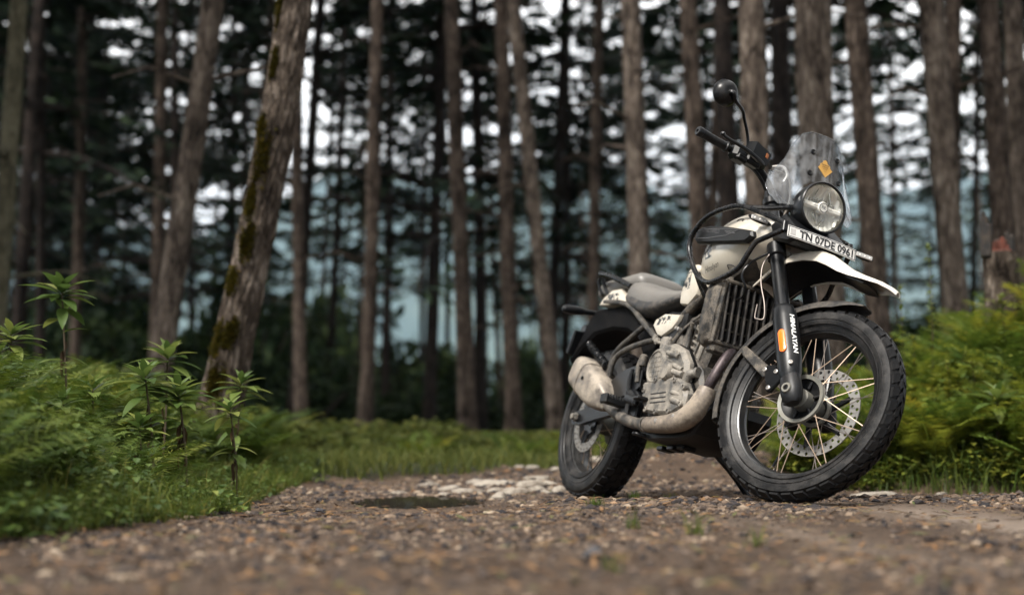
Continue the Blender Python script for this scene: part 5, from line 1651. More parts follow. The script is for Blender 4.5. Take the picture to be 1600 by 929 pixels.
for y, z in ((-.037, 1.275), (-.048, 1.187), (.072, 1.277), (.080, 1.189)):
    q = on_screen(y, z)
    m = MB().lathe([(.0095, -.004), (.0105, .001), (.0095, .004), (.006, .0045), (.004, .0025)], 20, q, (.97, 0, .25))
    s_ = part('screw', m, M_black, parent=scr)
    m = MB().lathe([(.0001, .0030), (.0038, .0032)], 12, q, (.97, 0, .25))
m = MB()
dia = [(0, .036), (.008, .030), (.008, .024), (.020, .016), (.020, .008), (.031, 0), (.0, -.034), (-.031, -.001), (-.022, .010), (-.022, .016), (-.012, .022), (-.010, .030)]
QS = (.015, 1.222)
f = lambda a, e: tuple(on_screen(QS[0] + a[0], QS[1] + a[1]) + Vector((e, 0, e * .25)))
m.loft([[f(a, .0008) for a in dia], [f(a, .0022) for a in dia]])
stk = part('sticker', m, M_yellow, parent=scr, ang=20, label='small yellow stepped diamond sticker')
m = MB()
for k in range(4):
    zz = .013 - k * .0085; w = .017 - .004 * k
    for c in range(int(5 - k)):
        a0 = -w + c * (2 * w / (5 - k)); a1 = a0 + w * .28
        m.add([f((a0, zz), .0028), f((a1, zz), .0028), f((a1, zz + .0035), .0028), f((a0, zz + .0035), .0028)], [(0, 1, 2, 3)])
part('sticker_print', m, M_ink, parent=stk, ang=0)

# number plate, slightly bowed
def plate_pt(y, z, e=0.0):
    x = 1.437 + .006 - .3 * (y - .0) ** 2 * (1 if y > 0 else .6) + e
    zz = .926 + z + (-.10 * max(0, y) ** 2 * 2.0)
    return (x - z * .12, y, zz)
ys = [-.1425 + .285 * k / 16 for k in range(17)]
grid = [[plate_pt(y, z) for y in ys] for z in (-.0205, .0205)]
pl = part('number_plate', MB().shell(grid[::-1], .003), M_white, label='white number plate reading TN 07DE 0961')
m = MB()
for z in (-.0185, .0165):
    m.shell([[plate_pt(y, z + .002, .0006) for y in ys], [plate_pt(y, z, .0006) for y in ys]], .001)
for y in (-.140, .138):
    m.shell([[plate_pt(y, z, .0006) for z in (-.0185, .0185)], [plate_pt(y + .002, z, .0006) for z in (-.0185, .0185)]], .001)
tv, tf = text_mesh('TN 07DE 0961', .0375, spacing=1.0, bold=.0010)
xs = [v[0] for v in tv]; sx = .226 / (max(xs) - min(xs)); cx = (max(xs) + min(xs)) / 2
zs = [v[1] for v in tv]; sz = .0295 / (max(zs) - min(zs)); cz = (max(zs) + min(zs)) / 2
m.add([plate_pt((v[0] - cx) * sx + .0165, (v[1] - cz) * sz, .0012) for v in tv], tf)
part('plate_lettering', m, M_ink, parent=pl, ang=0)
m = MB()
m.shell([[plate_pt(y, z, .0006) for y in (-.132, -.127, -.118, -.112)] for z in (.011, -.011)], .0006)
part('plate_hologram', m, M_mled, parent=pl)
for y in (-.082, .046):
    part('plate_bolt', MB().lathe([(.004, 0), (.004, .003), (.002, .004)], 10, plate_pt(y, .013), (1, 0, 0)), M_rimedge, parent=pl)
m = MB().prism([(1.39, .90), (1.43, .905), (1.432, .945), (1.33, 1.02), (1.25, .99), (1.28, .93)], -.11, .11, .01)
part('lamp_bracket', m, M_plastic)

# front indicators
for sy, c, w in ((-1, Vector((1.268, -.166, .988)), 1), (1, Vector((1.378, .214, .950)), 1)):
    rings = []
    for q in range(9):
        t = -1 + q / 4
        r = .0125 * (1 - .75 * abs(t) ** 4)
        rings.append([(c.x + .6 * r * math.cos(a) , c.y + t * .043, c.z + r * math.sin(a) - t * .002) for a in [2 * math.pi * k / 16 for k in range(16)]])
    io = part('indicator', MB().loft(rings), M_guardpl)
    m = MB().box(c + Vector((.0062, 0, 0)), (.006, .070, .017), .0028)
    part('indicator_lens', m, M_mled, parent=io)
    m = MB()
    for k in (-1, 0, 1): m.lathe([(.0001, .0105), (.0035, .0100), (.0045, .008)], 12, c + Vector((0, k * .021, 0)), (1, 0, 0))
    part('led', m, M_bar, parent=io)
    m = MB().tube([c + Vector((-.004, -sy * .04, 0)), c + Vector((-.03, -sy * .075, -.004))], .008, 10)
    part('indicator_stalk', m, M_black, parent=io)

# ---- tank
tk = [(0.745, 0.050, 0.835, 0.878), (0.800, 0.105, 0.815, 0.931), (0.850, 0.140, 0.803, 1.005), (0.900, 0.158, 0.797, 1.042), (0.960, 0.168, 0.795, 1.066), (1.030, 0.174, 0.800, 1.076), (1.090, 0.176, 0.808, 1.075), (1.150, 0.176, 0.822, 1.066), (1.205, 0.172, 0.846, 1.048), (1.250, 0.158, 0.876, 1.010), (1.278, 0.120, 0.910, 0.981)]
rings = []
for x, w, z0, z1 in tk:
    zc, hh = (z0 + z1) / 2, (z1 - z0) / 2
    ring = []
    for k in range(40):
        t = 2 * math.pi * k / 40
        c_, s_ = math.cos(t), math.sin(t)
        e = .62
        yy = w * math.copysign(abs(c_) ** e, c_); zz = hh * math.copysign(abs(s_) ** .8, s_)
        # fuller in the upper half, tucked under below
        tuck = 1 - .22 * max(0, -zz / hh) ** 1.6 - .10 * max(0, zz / hh) ** 2
        ring.append((x, yy * tuck, zc + zz))
    rings.append(ring)
tank = part('fuel_tank', MB().loft(rings), M_tankp, ang=60)
part('filler_cap', MB().lathe([(.045, 0), (.045, .012), (.038, .018), (.0001, .018)], 28, (1.02, 0, 1.05), (0, 0, 1)), M_black, parent=tank)
for sy in (-1, 1):
    # black pad along the tank's upper side with its embossed wording
    P = [(.862, .972), (.872, 1.002), (.90, 1.014), (.96, 1.010), (1.10, .982), (1.21, .955), (1.285, .935), (1.295, .912), (1.25, .897), (1.12, .915), (.98, .937), (.89, .951)]
    pad = part('tank_pad', MB().prism(P, sy * .183 - .014, sy * .183 + .014, .008), M_plastic, ang=25)
    inn = [((x - 1.02) * .80 + .985, (z - .96) * .62 + .968) for x, z in P[:-5]] + [(1.11, .945), (.97, .958), (.915, .966)]
    m = MB()
    loop = [(x, sy * .1975, z) for x, z in inn]
    m.tube(loop, .0018, 6, 0, closed=True)
    tv, tf = text_mesh('ROYAL ENFIELD', .021, shear=.25, spacing=.98)
    sl = -.21
    m.add([(.985 + v[0] * (-sy) * -1 * (1 if sy < 0 else -1) if False else .985 + v[0] * (1 if sy < 0 else -1) * .95, sy * .1985, .984 + v[1] + sl * v[0] * (1 if sy < 0 else -1)) for v in tv], tf)
    for k in range(2):
        m.box((1.13 + .01 * k, sy * .1978, .958 - .008 * k), (.07, .002, .003), .0008, Matrix.Rotation(.21, 3, 'Y'))
    part('pad_lettering', m, M_lettg, parent=pad, ang=0)
    # script lettering and hooks low on the tank
    tv, tf = text_mesh('Himalayan', .030, shear=.5, spacing=.95)
    sg = 1 if sy < 0 else -1
    out = []
    for v in tv:
        x = .968 + v[0] * sg * .85; z = .856 + v[1] + .10 * v[0] * sg
        w = .168 * (1 - .22 * max(0, (.925 - z) / .128) ** 1.6) * abs(math.cos(math.asin(min(1, max(-1, ((z - .925) / .128))) ** 1))) ** .12
        out.append((x, sy * (w + .004), z))
    part('tank_script', MB().add(out, tf), M_ink, parent=tank, ang=0)

def tank_side(x, z, off=.0):
    for (a, b) in zip(tk[:-1], tk[1:]):
        if a[0] <= x <= b[0]:
            t = (x - a[0]) / (b[0] - a[0]); break
    else: t, a, b = (0, tk[0], tk[1]) if x < tk[0][0] else (1, tk[-2], tk[-1])
    w, z0, z1 = (a[k] * (1 - t) + b[k] * t for k in (1, 2, 3))
    zc, hh = (z0 + z1) / 2, (z1 - z0) / 2
    u = max(-.99, min(.99, (z - zc) / hh))
    s_ = abs(u) ** (1 / .8); c_ = math.sqrt(max(0, 1 - s_ * s_))
    tuck = 1 - .22 * max(0, -u) ** 1.6 - .10 * max(0, u) ** 2
    return w * c_ ** .62 * tuck + off
m_all = [((.955, 1.034), (.995, 1.028)), ((1.105, 1.012), (1.15, 1.004)), ((1.06, .842), (1.10, .834))]
for (a, b) in m_all:
    for sy in (-1, 1):
        A = Vector((a[0], 0, a[1])); B = Vector((b[0], 0, b[1])); dn = Vector((0, 0, -.018)) if a[1] < 1 else Vector((0, 0, .012))
        if a[1] > 1: pts = [A, A + dn * .8 + (B - A) * .12, B + dn * .8 - (B - A) * .12, B]
        elif a[1] < .86: pts = [A, A - dn * .8 + (B - A) * .12, B - dn * .8 - (B - A) * .12, B]
        else: pts = [A, A + dn + (B - A) * .1, B + dn - (B - A) * .1, B]
        pts = [(p.x, sy * tank_side(p.x, p.z, .003), p.z) for p in pts]
        part('hook', MB().tube(pts, .0016, 6, 4), M_ink, parent=tank)

# tank guard loops
for sy in (-1, 1):
    P = [(1.399, .130, .960), (1.331, .155, .991), (1.24, .175, 1.026), (1.167, .190, 1.050), (1.098, .203, 1.053), (1.003, .212, 1.045), (.931, .216, 1.019), (.884, .216, .978), (.872, .214, .941), (.890, .212, .898), (.920, .21, .860), (.950, .206, .825), (.993, .201, .793), (1.055, .2, .772), (1.127, .197, .777), (1.195, .193, .790), (1.235, .188, .808), (1.256, .185, .836), (1.290, .177, .890), (1.315, .17, .903), (1.36, .16, .915), (1.399, .140, .935)]
    g = MB().tube([(x, sy * y, z) for x, y, z in P], .0098, 12, 4)
    g.tube([(1.399, sy * .136, .966), (1.405, sy * .138, .93)], .0118, 12)
    go = part('tank_guard', g, M_tube)
    m = MB().tube([(1.20, sy * .185, 1.04), (1.25, sy * .13, 1.045), (1.30, sy * .095, 1.05), (1.35, sy * .07, 1.05)], .0105, 10, 4)
    m.tube([(.995, sy * .20, .79), (1.0, sy * .16, .745), (1.0, sy * .10, .73)], .010, 10, 4)
    m.tube([(.955, sy * .20, .82), (.935, sy * .165, .79), (.95, sy * .12, .72)], .013, 8)
    part('guard_brace', m, M_tube, parent=go)

# cream side panels between tank and seat
for sy in (-1, 1):
    P = [(.745, .885), (.79, .905), (.835, .87), (.885, .800), (.875, .765), (.795, .735), (.725, .748), (.715, .79), (.728, .84)]
    rings = []
    for off, sc in ((.085, 1.0), (.118, 1.0), (.131, .93), (.135, .80)):
        rings.append([(.80 + (x - .80) * sc, sy * (off + (.012 if x > .8 else 0)), .82 + (z - .82) * sc) for x, z in P])
    part('side_panel', MB().loft(rings), M_sidep, ang=40)
# small cream cover under the seat
for sy in (-1, 1):
    P = [(.560, .678), (.575, .700), (.650, .716), (.782, .698), (.770, .675), (.735, .648), (.650, .622), (.610, .634)]
    rings = []
    for off, sc in ((.10, 1.03), (.134, 1.0), (.144, .93), (.147, .78)):
        rings.append([(.665 + (x - .665) * sc, sy * off, .67 + (z - .67) * sc) for x, z in P])
    part('side_cover', MB().loft(rings), M_coverp, ang=40)
    P2 = [(.545, .672), (.57, .71), (.66, .728), (.80, .708), (.80, .66), (.75, .615), (.69, .575), (.60, .61)]
    part('airbox', MB().prism(P2, min(sy * .06, sy * .132), max(sy * .06, sy * .132), .01), M_plastic)

# ---- seats
def pad(stations, top, e=.55):
    rings = []
    for x, w, z0, z1 in stations:
        ring = []
        zc, hh = (z0 + z1) / 2, (z1 - z0) / 2
        for k in range(36):
            t = 2 * math.pi * k / 36
            c_, s_ = math.cos(t), math.sin(t)
            yy = w * math.copysign(abs(c_) ** .42, c_)
            zz = hh * math.copysign(abs(s_) ** .55, s_)
            yy *= 1 - .10 * max(0, zz / hh) ** 2 - .30 * max(0, -zz / hh) ** 2
            ring.append((x, yy, zc + zz))
        rings.append(ring)
    return MB().loft(rings)
st1 = [(.205, .105, .845, .885), (.222, .126, .815, .910), (.26, .138, .785, .918), (.33, .146, .758, .905), (.41, .150, .735, .878), (.48, .149, .728, .858), (.55, .140, .738, .842), (.62, .118, .765, .833), (.69, .092, .790, .832), (.74, .07, .805, .836)]
seat = part('rider_seat', pad(st1, 1), M_seat, ang=60)
# darker side skirt of the rider seat
sk = []
for x, w, z0, z1 in st1[1:-1]:
    sk.append((x, w, z0 - .006, z0 + (z1 - z0) * .58))
rings = []
for x, w, z0, z1 in sk:
    zc, hh = (z0 + z1) / 2, (z1 - z0) / 2
    ring = []
    for k in range(28):
        t = 2 * math.pi * k / 28
        c_, s_ = math.cos(t), math.sin(t)
        yy = (w + .004) * math.copysign(abs(c_) ** .35, c_); zz = hh * math.copysign(abs(s_) ** .8, s_)
        yy *= 1 - .25 * max(0, -zz / hh) ** 2
        ring.append((x, yy, zc + zz))
    rings.append(ring)
part('seat_skirt', MB().loft(rings), M_seatside, parent=seat, ang=60)
st2 = [(-.165, .07, .91, .945), (-.15, .095, .885, .962), (-.10, .110, .87, .972), (0, .118, .868, .968), (.12, .122, .868, .962), (.20, .124, .868, .962), (.255, .122, .872, .962), (.285, .112, .878, .950), (.296, .09, .885, .935)]
part('pillion_seat', pad(st2, 1), M_seat, ang=60)

# grab rail and tail rack
m = MB()
m.tube([(.25, -.128, .885), (.10, -.150, .94), (-.01, -.152, .968), (-.05, -.145, .975), (-.09, -.11, .978), (-.11, 0, .98), (-.09, .11, .978), (-.05, .145, .975), (-.01, .152, .968), (.10, .150, .94), (.25, .128, .885)], .0125, 12, 5)
gr = part('grab_rail', m, M_tube)
m = MB()
for sy in (-1, 1):
    m.tube([(-.03, sy * .148, .968), (-.02, sy * .12, .91), (.03, sy * .10, .86)], .008, 10, 3)
    m.tube([(-.06, sy * .142, .974), (-.075, sy * .13, .93), (-.05, sy * .115, .89)], .007, 10, 3)
part('rail_bracket', m, M_black, parent=gr)
for sy in (-1, 1):
    P = [(-.03, .835), (.0, .862), (.075, .890), (.165, .885), (.215, .85), (.285, .800), (.24, .806), (.16, .828), (.06, .822), (.01, .83)]
    rings = []
    for off, sc in ((.08, 1.0), (.122, 1.0), (.131, .95), (.134, .8)):
        rings.append([(.12 + (x - .12) * sc, sy * off, .846 + (z - .846) * sc) for x, z in P])
    part('tail_panel', MB().loft(rings), M_tailp, ang=40)
# dark tail underside, inner fender and plate carrier
P = [(-.10, .835), (.25, .815), (.42, .745), (.56, .62), (.53, .50), (.45, .48), (.43, .58), (.36, .655), (.25, .70), (.10, .722), (-.08, .715), (-.20, .655), (-.27, .60), (-.285, .615), (-.22, .70), (-.16, .80)]
part('inner_fender', MB().prism(P, -.105, .105, .012), M_deep)  # its shadow is put into the near-black colour
m = MB().box((-.245, 0, .690), (.02, .27, .115), .006, Matrix.Rotation(.35, 3, 'Y'))
m.box((-.215, 0, .755), (.07, .20, .05), .012)
pc = part('plate_carrier', m, M_black)
part('rear_plate', MB().box((-.262, 0, .690), (.004, .20, .10), .001, Matrix.Rotation(.35, 3, 'Y')), M_white, parent=pc)
part('tail_lamp', MB().loft([[(-.20, .05 * c_, .80 + .022 * s_) for c_, s_ in [(math.cos(2 * math.pi * k / 20), math.sin(2 * math.pi * k / 20)) for k in range(20)]], [(-.232, .042 * c_, .80 + .017 * s_) for c_, s_ in [(math.cos(2 * math.pi * k / 20), math.sin(2 * math.pi * k / 20)) for k in range(20)]]]), plain('tail_lamp_red', (.35, .01, .01), .25))
for sy in (-1, 1):
    c0, c1 = Vector((-.20, sy * .05, .838)), Vector((-.20, sy * .13, .826))
    m = MB().tube([c0, c1], .0125, 12)
    io = part('indicator', m, M_black)
    m = MB().tube([(-.20, sy * .118, .828), (-.20, sy * .135, .8265), (-.20, sy * .165, .8225), (-.20, sy * .195, .8185), (-.20, sy * .218, .8145), (-.20, sy * .227, .8130)], [.013, .018, .021, .021, .0175, .008], 16)
    part('indicator_lens', m, M_guardpl, parent=io)

# ---- frame and subframe
fr = MB()
for sy in (-1, 1):
    fr.tube([(1.17, sy * .03, .93), (1.05, sy * .09, .86), (.90, sy * .11, .78), (.78, sy * .115, .715), (.72, sy * .112, .675), (.66, sy * .112, .585), (.62, sy * .112, .50), (.59, sy * .11, .40)], .019, 12, 4)
    fr.tube([(1.19, sy * .02, .86), (1.10, sy * .06, .80), (1.03, sy * .08, .72)], .017, 12, 3)
    fr.box((.585, sy * .112, .40), (.07, .03, .15), .010, Matrix.Rotation(.2, 3, 'Y'))
fr.tube([(1.06, 0, .80), (1.02, 0, .70)], .025, 12)
frame = part('frame', fr, M_mudframe)
sf = MB()
for sy in (-1, 1):
    sf.tube([(.02, sy * .125, .845), (.267, sy * .132, .802), (.438, sy * .134, .711), (.545, sy * .134, .652), (.625, sy * .132, .607)], .0125, 12, 3)
    sf.tube([(.478, sy * .134, .690), (.372, sy * .138, .645), (.30, sy * .142, .610), (.262, sy * .145, .575), (.252, sy * .146, .52)], .0115, 12, 4)
    sf.tube([(.60, sy * .134, .618), (.50, sy * .142, .610), (.40, sy * .146, .598), (.325, sy * .15, .578), (.285, sy * .152, .545), (.272, sy * .152, .475)], .0115, 12, 4)
    sf.box((.262, sy * .150, .490), (.035, .018, .06), .005)
part('subframe', sf, M_subf)
m = MB()
m.lathe([(.014, 0), (.014, .012), (.008, .014)], 16, (.632, -.140, .605), (0, -1, 0))
m.lathe([(.014, 0), (.014, .010), (.007, .012)], 16, (.605, -.140, .622), (0, -1, 0))
m.tube([(.62, -.15, .605), (.70, -.15, .585), (.76, -.14, .56)], .006, 8, 3)
part('linkage', m, M_engine)
for sy in (-1, 1):
    m = MB().prism([(.70, .62), (.735, .665), (.775, .668), (.78, .64), (.745, .605), (.71, .59)], sy * .125 - .006, sy * .125 + .006, .003)
    br = part('engine_bracket', m, M_mudframe)
    for x, z in ((.742, .652), (.763, .645), (.718, .61)):
        part('bolt', MB().lathe([(.008, 0), (.008, .006), (.004, .008)], 12, (x, sy * .131, z), (0, sy, 0)), M_chrome, parent=br)
m = MB()
for sy in (-1, 1):
    m.loft([[(x, sy * y + a * .5, z + b_) for a, b_ in ((-.02, -h), (.03, -h), (.03, h), (-.02, h))] for x, y, z, h in ((.60, .092, .395, .028), (.40, .102, .375, .030), (.20, .112, .352, .030), (.05, .118, .335, .032), (-.03, .120, .328, .028), (-.055, .120, .326, .016))])
m.box((.44, 0, .385), (.05, .20, .05), .01)
sw = part('swingarm', m, M_black)
for sy in (-1, 1):
    part('axle_nut', MB().lathe([(.020, 0), (.020, .010), (.014, .012), (.014, .024), (.008, .026)], 6, (-.008, sy * .133, .330), (0, sy, 0)), M_engine, parent=sw)
m = MB()
m.box((.055, -.088, .415), (.095, .04, .055), .012, Matrix.Rotation(-.2, 3, 'Y'))
m.box((.02, -.10, .39), (.05, .02, .05), .006)
part('rear_caliper', m, M_black)
# spring near the silencer
m = MB(); pts = []
A, B = Vector((.005, -.15, .648)), Vector((.225, -.155, .540)); dd = (B - A).normalized(); u = Vector((0, 1, 0)); u = (u - dd * u.dot(dd)).normalized(); w = dd.cross(u)
for k in range(13 * 10 + 1):
    t = k / 130; a = 2 * math.pi * k / 10
    pts.append(A + (B - A) * t + (u * math.cos(a) + w * math.sin(a)) * .015)
m.tube(pts, .0042, 6); m.tube([A, B], .008, 10)
m.lathe([(.018, 0), (.022, .006), (.022, .02), (.010, .024)], 16, B, dd)
part('rear_brake_hose', m, M_tube)

# ---- engine
eng = MB().prism([(.60, .36), (.62, .50), (.70, .55), (.86, .55), (.98, .47), (1.03, .38), (1.0, .275), (.70, .265), (.63, .30)], -.125, .125, .015)
eo = part('engine', eng, M_engdark)  # darker than the covers, shade of the gaps between them put into its colour
m = MB()
P = [(.640, .430), (.66, .355), (.70, .310), (.78, .297), (.925, .290), (1.00, .315), (1.005, .365), (.965, .41), (.93, .430), (.80, .445)]
m.prism(P, -.178, -.118, .012)
cc = part('clutch_cover', m, M_engine)
part('gasket', MB().prism([((x - .82) * 1.025 + .82, (z - .37) * 1.05 + .37) for x, z in P], -.140, -.126, .002), M_deep, parent=cc)
P = [(.625, .50), (.65, .55), (.72, .578), (.80, .578), (.885, .548), (.945, .49), (.955, .42), (.90, .395), (.66, .41), (.63, .45)]
part('gasket', MB().prism([((x - .79) * 1.02 + .79, (z - .48) * 1.03 + .48) for x, z in P], -.134, -.120, .002), M_deep, parent=eo)
part('upper_cover', MB().prism(P, -.166, -.115, .016), M_engine, parent=eo)
m = MB().lathe([(.072, .10), (.076, .165), (.070, .176), (.060, .180), (.057, .176), (.0001, .176)], 44, (.722, 0, .487), (0, -1, 0))
part('clutch_drum', m, M_engine, parent=eo)
m = MB()
for k in range(5): m.box((.722, -.177, .448 + k * .019), (.10 - abs(k - 2) * .018, .0016, .0016), .0003)
for k in range(4): m.box((.69 + k * .021, -.177, .487), (.0016, .0016, .09 - abs(k - 1.5) * .014), .0003)
part('cover_rib', m, M_engine, parent=eo)
m = MB().lathe([(.036, .12), (.038, .182), (.032, .192), (.0001, .193)], 32, (.828, 0, .462), (0, -1, 0))
oc = part('oil_cap', m, M_engine, parent=eo)
m = MB()
for k in range(3): m.box((.795 + .005 * k, -.1785, .377 - .0175 * k), (.120, .004, .0045), .0012)
part('slot', m, M_ink, parent=cc)
for (x, z) in ((.672, .395), (.715, .318), (.80, .305), (.90, .302), (.985, .325), (.985, .39), (.905, .42), (.75, .43)):
    part('bolt', MB().lathe([(.011, .165), (.011, .182), (.007, .184), (.006, .178)], 14, (x, 0, z), (0, -1, 0)), M_engine, parent=cc)
m = MB()
for x0, z0, x1, z1, r in ((.91, .345, .985, .325, .013), (.90, .375, .97, .36, .010), (.875, .455, .94, .44, .012), (.80, .535, .88, .515, .010), (.87, .48, .93, .46, .010)):
    m.tube([(x0, -.175, z0), (x1, -.168, z1)], r, 12)
m.lathe([(.026, .0), (.026, .04), (.018, .05)], 20, (.70, -.135, .565), (-.1, 0, 1))
m.box((.83, -.166, .53), (.05, .012, .03), .004)
part('case_lug', m, M_engine, parent=eo)
# cylinder and head, leaning forwards
rot = Matrix.Rotation(.42, 3, 'Y')
m = MB().box((.895, 0, .600), (.17, .19, .21), .018, rot)
m.box((.945, 0, .735), (.17, .18, .10), .022, rot)
cy = part('cylinder', m, M_engdark)
m = MB()
for k in range(5):
    c = Vector((.885, -.098, .575)) + rot @ Vector((-.03, 0, -.045 + k * .024))
    m.box(c, (.050, .012, .009), .002, rot)
for k in (-1, 1):
    m.box(Vector((.885, -.098, .578)) + rot @ Vector((-.03 + k * .028, 0, .002)), (.008, .013, .125), .002, rot)
m.box(Vector((.885, -.098, .575)) + rot @ Vector((.03, 0, .0)), (.03, .012, .14), .004, rot)
part('fin_block', m, M_engine, parent=cy)
m = MB().tube([(.975, -.135, .452), (.955, -.15, .445), (.940, -.152, .415), (.925, -.150, .378)], [.016, .018, .0165, .0155], 14, 4)
m.lathe([(.020, 0), (.020, .012)], 16, (.985, -.13, .456), (-1, -.4, -.1))
part('coolant_pipe', m, M_engine)
part('left_cover', MB().prism([(.64, .45), (.68, .33), (.80, .30), (.95, .33), (.98, .42), (.90, .50), (.72, .52)], .118, .165, .015), M_engdark, parent=eo)
m = MB()
for k in range(4):
    m.tube([(.80 + .02 * k, -.10 - .01 * k, .66), (.79 + .015 * k, -.115, .60), (.80 + .01 * k, -.12, .55)], .007, 8, 3)
m.box((.80, -.085, .665), (.07, .05, .06), .01)
m.box((.775, -.11, .60), (.035, .04, .05), .008)
m.tube([(.86, -.10, .70), (.80, -.13, .64), (.745, -.135, .585), (.70, -.14, .56)], .0055, 8, 4)
part('throttle_body', m, M_engdark)

# ---- radiator
rt = Matrix.Rotation(.10, 3, 'Y')
RC = Vector((1.105, 0, .668))
def rp(x, y, z): return RC + rt @ Vector((x, y, z))
m = MB()
m.box(rp(-.012, 0, 0), (.030, .34, .235), .008, rt)
ro = part('radiator', m, M_deep)
m = MB()
for z in (-.112, .112): m.box(rp(.012, 0, z), (.03, .36, .018), .006, rt)
for y in (-.170, .170): m.box(rp(.010, y, 0), (.035, .018, .235), .006, rt)
part('radiator_frame', m, M_mudframe, parent=ro)
sm = MB().box((0, 0, 0), (.024, .0085, .212), .0025).mesh('slat', M_mudblack)
for k in range(12):
    y = -.148 + k * .0269
    link('slat', sm, ro, Matrix.Translation(rp(.018, y, 0)) @ rt.to_4x4() @ Matrix.Rotation(.10, 4, 'X'))
m = MB()
for z in (-.06, 0, .06): m.box(rp(.010, 0, z), (.008, .33, .006), .002, rt)
part('grille_bar', m, M_mudframe, parent=ro)
for sy in (-1, 1):
    rings = []
    for z, x0, x1, y0, y1 in ((.545, 1.02, 1.095, .150, .180), (.56, 1.005, 1.11, .150, .192), (.65, 1.01, 1.118, .152, .198), (.74, 1.015, 1.128, .152, .196), (.785, 1.02, 1.13, .145, .185), (.80, 1.035, 1.12, .14, .17)):
        rings.append([(x0, sy * y0, z), (x0 + .02, sy * (y1 - .006), z), (x0 + .05, sy * y1, z), (x1 - .02, sy * y1, z), (x1, sy * (y1 - .012), z), (x1 + .004, sy * y0, z)])
    part('radiator_shroud', MB().loft(rings), M_mudframe, parent=ro, ang=40)
m = MB().box((1.085, -.05, .535), (.06, .23, .034), .008, Matrix.Rotation(.1, 3, 'Y'))
lo = part('radiator_bracket', m, M_mudframe, parent=ro)
m = MB().prism([(1.03, .79), (1.10, .80), (1.15, .815), (1.20, .86), (1.17, .87), (1.06, .83)], -.14, .14, .008)
part('radiator_hood', m, M_mudblack)

# ---- exhaust
m = MB().tube([(1.00, -.03, .655), (1.055, -.045, .625), (1.088, -.062, .565), (1.115, -.105, .505), (1.115, -.135, .43), (1.085, -.14, .375), (1.05, -.145, .335)], .0195, 16, 5)
part('exhaust_header', m, M_header)
m = MB().tube([(1.088, -.137, .385), (1.085, -.144, .350), (1.062, -.153, .305), (1.005, -.160, .272), (.92, -.165, .258), (.82, -.168, .257), (.745, -.170, .260)], [.033, .038, .041, .040, .036, .032, .029], 18, 5)
hs = part('heat_shield', m, M_shield)
for x, y, z, d in ((1.075, -.178, .335, (.3, -1, .1)), (1.062, -.186, .31, (.3, -1, .1)), (.985, -.195, .275, (0, -1, 0)), (.86, -.198, .262, (0, -1, 0))):
    part('bolt', MB().lathe([(.009, -.006), (.009, .004), (.004, .006)], 12, (x, y, z), d), M_chrome, parent=hs)
m = MB().tube([(.76, -.170, .26), (.66, -.172, .266), (.56, -.176, .285), (.47, -.176, .312), (.37, -.182, .358)], .0225, 16, 4)
m.lathe([(.030, 0), (.030, .022)], 18, (.735, -.17, .26), (-1, 0, 0))
part('link_pipe', m, M_engdark)
A, B = Vector((.385, -.174, .350)), Vector((.070, -.186, .515))
dd = (B - A).normalized(); sidev = Vector((0, -1, 0)); sidev = (sidev - dd * sidev.dot(dd)).normalized(); upv = sidev.cross(dd)
if upv.z < 0: upv = -upv
rings = []
Lm = (B - A).length
for t, a, b_ in ((0, .026, .028), (.06, .030, .034), (.20, .046, .056), (.34, .055, .068), (.5, .058, .072), (.70, .058, .072), (.705, .061, .076), (.725, .061, .076), (.73, .058, .072), (.95, .057, .070), (.985, .054, .066), (1.0, .047, .057)):
    rings.append([A + dd * (Lm * t) + sidev * (a * math.copysign(abs(math.cos(q)) ** .6, math.cos(q))) + upv * (b_ * math.copysign(abs(math.sin(q)) ** .6, math.sin(q))) for q in [2 * math.pi * k / 32 for k in range(32)]])
mu = part('silencer', MB().loft(rings), M_muff, ang=45)
for t, q in ((.58, .25),):
    c = A + dd * (Lm * t) + sidev * .060 * math.cos(q) + upv * .07 * math.sin(q)
    part('bolt', MB().lathe([(.008, -.004), (.008, .005), (.004, .007)], 12, c, sidev), M_black, parent=mu)
part('silencer_tip', MB().lathe([(.022, -.01), (.022, .02), (.018, .02), (.018, -.01)], 24, B, dd, True), M_black, parent=mu)

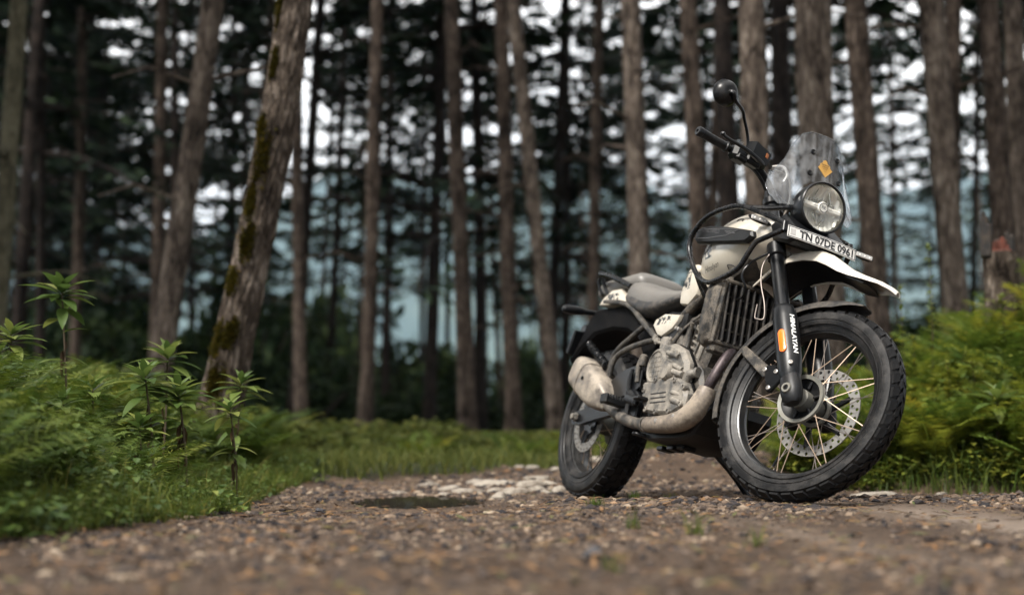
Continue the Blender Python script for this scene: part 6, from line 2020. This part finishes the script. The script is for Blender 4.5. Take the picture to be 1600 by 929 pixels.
# ---- footrest, pedal, heel guard, skid plate, stand
P = [(.30, .455), (.345, .482), (.42, .505), (.53, .515), (.575, .49), (.58, .42), (.53, .395), (.40, .385), (.32, .41)]
for sy in (-1, 1): part('heel_guard', MB().prism(P, sy * .152 - .005, sy * .152 + .005, .003), M_black)
for sy in (-1, 1):
    m = MB()
    m.prism([(.46, .42), (.53, .43), (.60, .38), (.60, .30), (.55, .27), (.49, .28), (.47, .33)], sy * .145 - .014, sy * .145 + .014, .006)
    fh = part('footrest_hanger', m, M_black)
    m = MB().box((.505, sy * .205, .346), (.046, .110, .026), .006)
    for k in range(9):
        for dx in (-.018, .018):
            m.box((.505 + dx, sy * (.162 + k * .0115), .364), (.011, .0065, .016), .0015)
    m.box((.505, sy * .259, .352), (.052, .016, .042), .007)
    m.box((.515, sy * .155, .338), (.055, .04, .07), .010)
    m.box((.55, sy * .165, .375), (.07, .03, .05), .010, Matrix.Rotation(.5, 3, 'Y'))
    part('footrest', m, M_plastic, parent=fh)
m = MB().tube([(.52, -.165, .385), (.60, -.185, .37), (.68, -.190, .352), (.70, -.195, .35)], [.008, .009, .008, .008], 10, 4)
m.box((.700, -.200, .356), (.05, .045, .014), .004)
m.box((.60, -.185, .36), (.10, .03, .04), .008, Matrix.Rotation(.2, 3, 'Y'))
m.tube([(.515, -.165, .40), (.505, -.168, .45), (.515, -.168, .495)], [.010, .012, .007], 10, 3)
part('brake_pedal', m, M_black)
m = MB().tube([(.56, -.16, .44), (.555, -.165, .50), (.56, -.16, .54)], .010, 10, 3)
m.lathe([(.014, 0), (.016, .01), (.016, .04), (.010, .046)], 16, (.575, -.160, .505), (0, 0, 1))
part('master_cylinder', m, M_engdark)
P = [(.60, .262), (.63, .225), (.70, .208), (.97, .206), (1.04, .225), (1.115, .315), (1.11, .35), (1.09, .35), (1.02, .262), (.95, .240), (.70, .242), (.64, .275)]
m = MB().prism(P, -.135, .135, .008)
sp = part('skid_plate', m, M_plastic)
m = MB()
for x in (.66, .74, .82): m.box((x, -.03, .200), (.05, .06, .018), .004)
m.tube([(.68, -.12, .225), (.66, -.165, .228), (.64, -.168, .23)], .008, 10, 3)
part('skid_mount', m, M_black, parent=sp)
# side stand on the left, foot on the ground
SA, SB = Vector((.66, .13, .27)), Vector((.735, .335, .088))
m = MB().tube([SA, SA.lerp(SB, .5) + Vector((.01, .01, 0)), SB], .013, 12, 3)
m.box(SB + Vector((.0, .006, -.004)), (.075, .05, .010), .004, Matrix.Rotation(-.26, 3, 'X'))
m.tube([SA.lerp(SB, .55), SA.lerp(SB, .6) + Vector((.05, .02, .0)), SA.lerp(SB, .72) + Vector((.055, .02, 0)), SA.lerp(SB, .75) + Vector((.01, .01, 0))], .006, 8, 4)
part('side_stand', m, M_black)
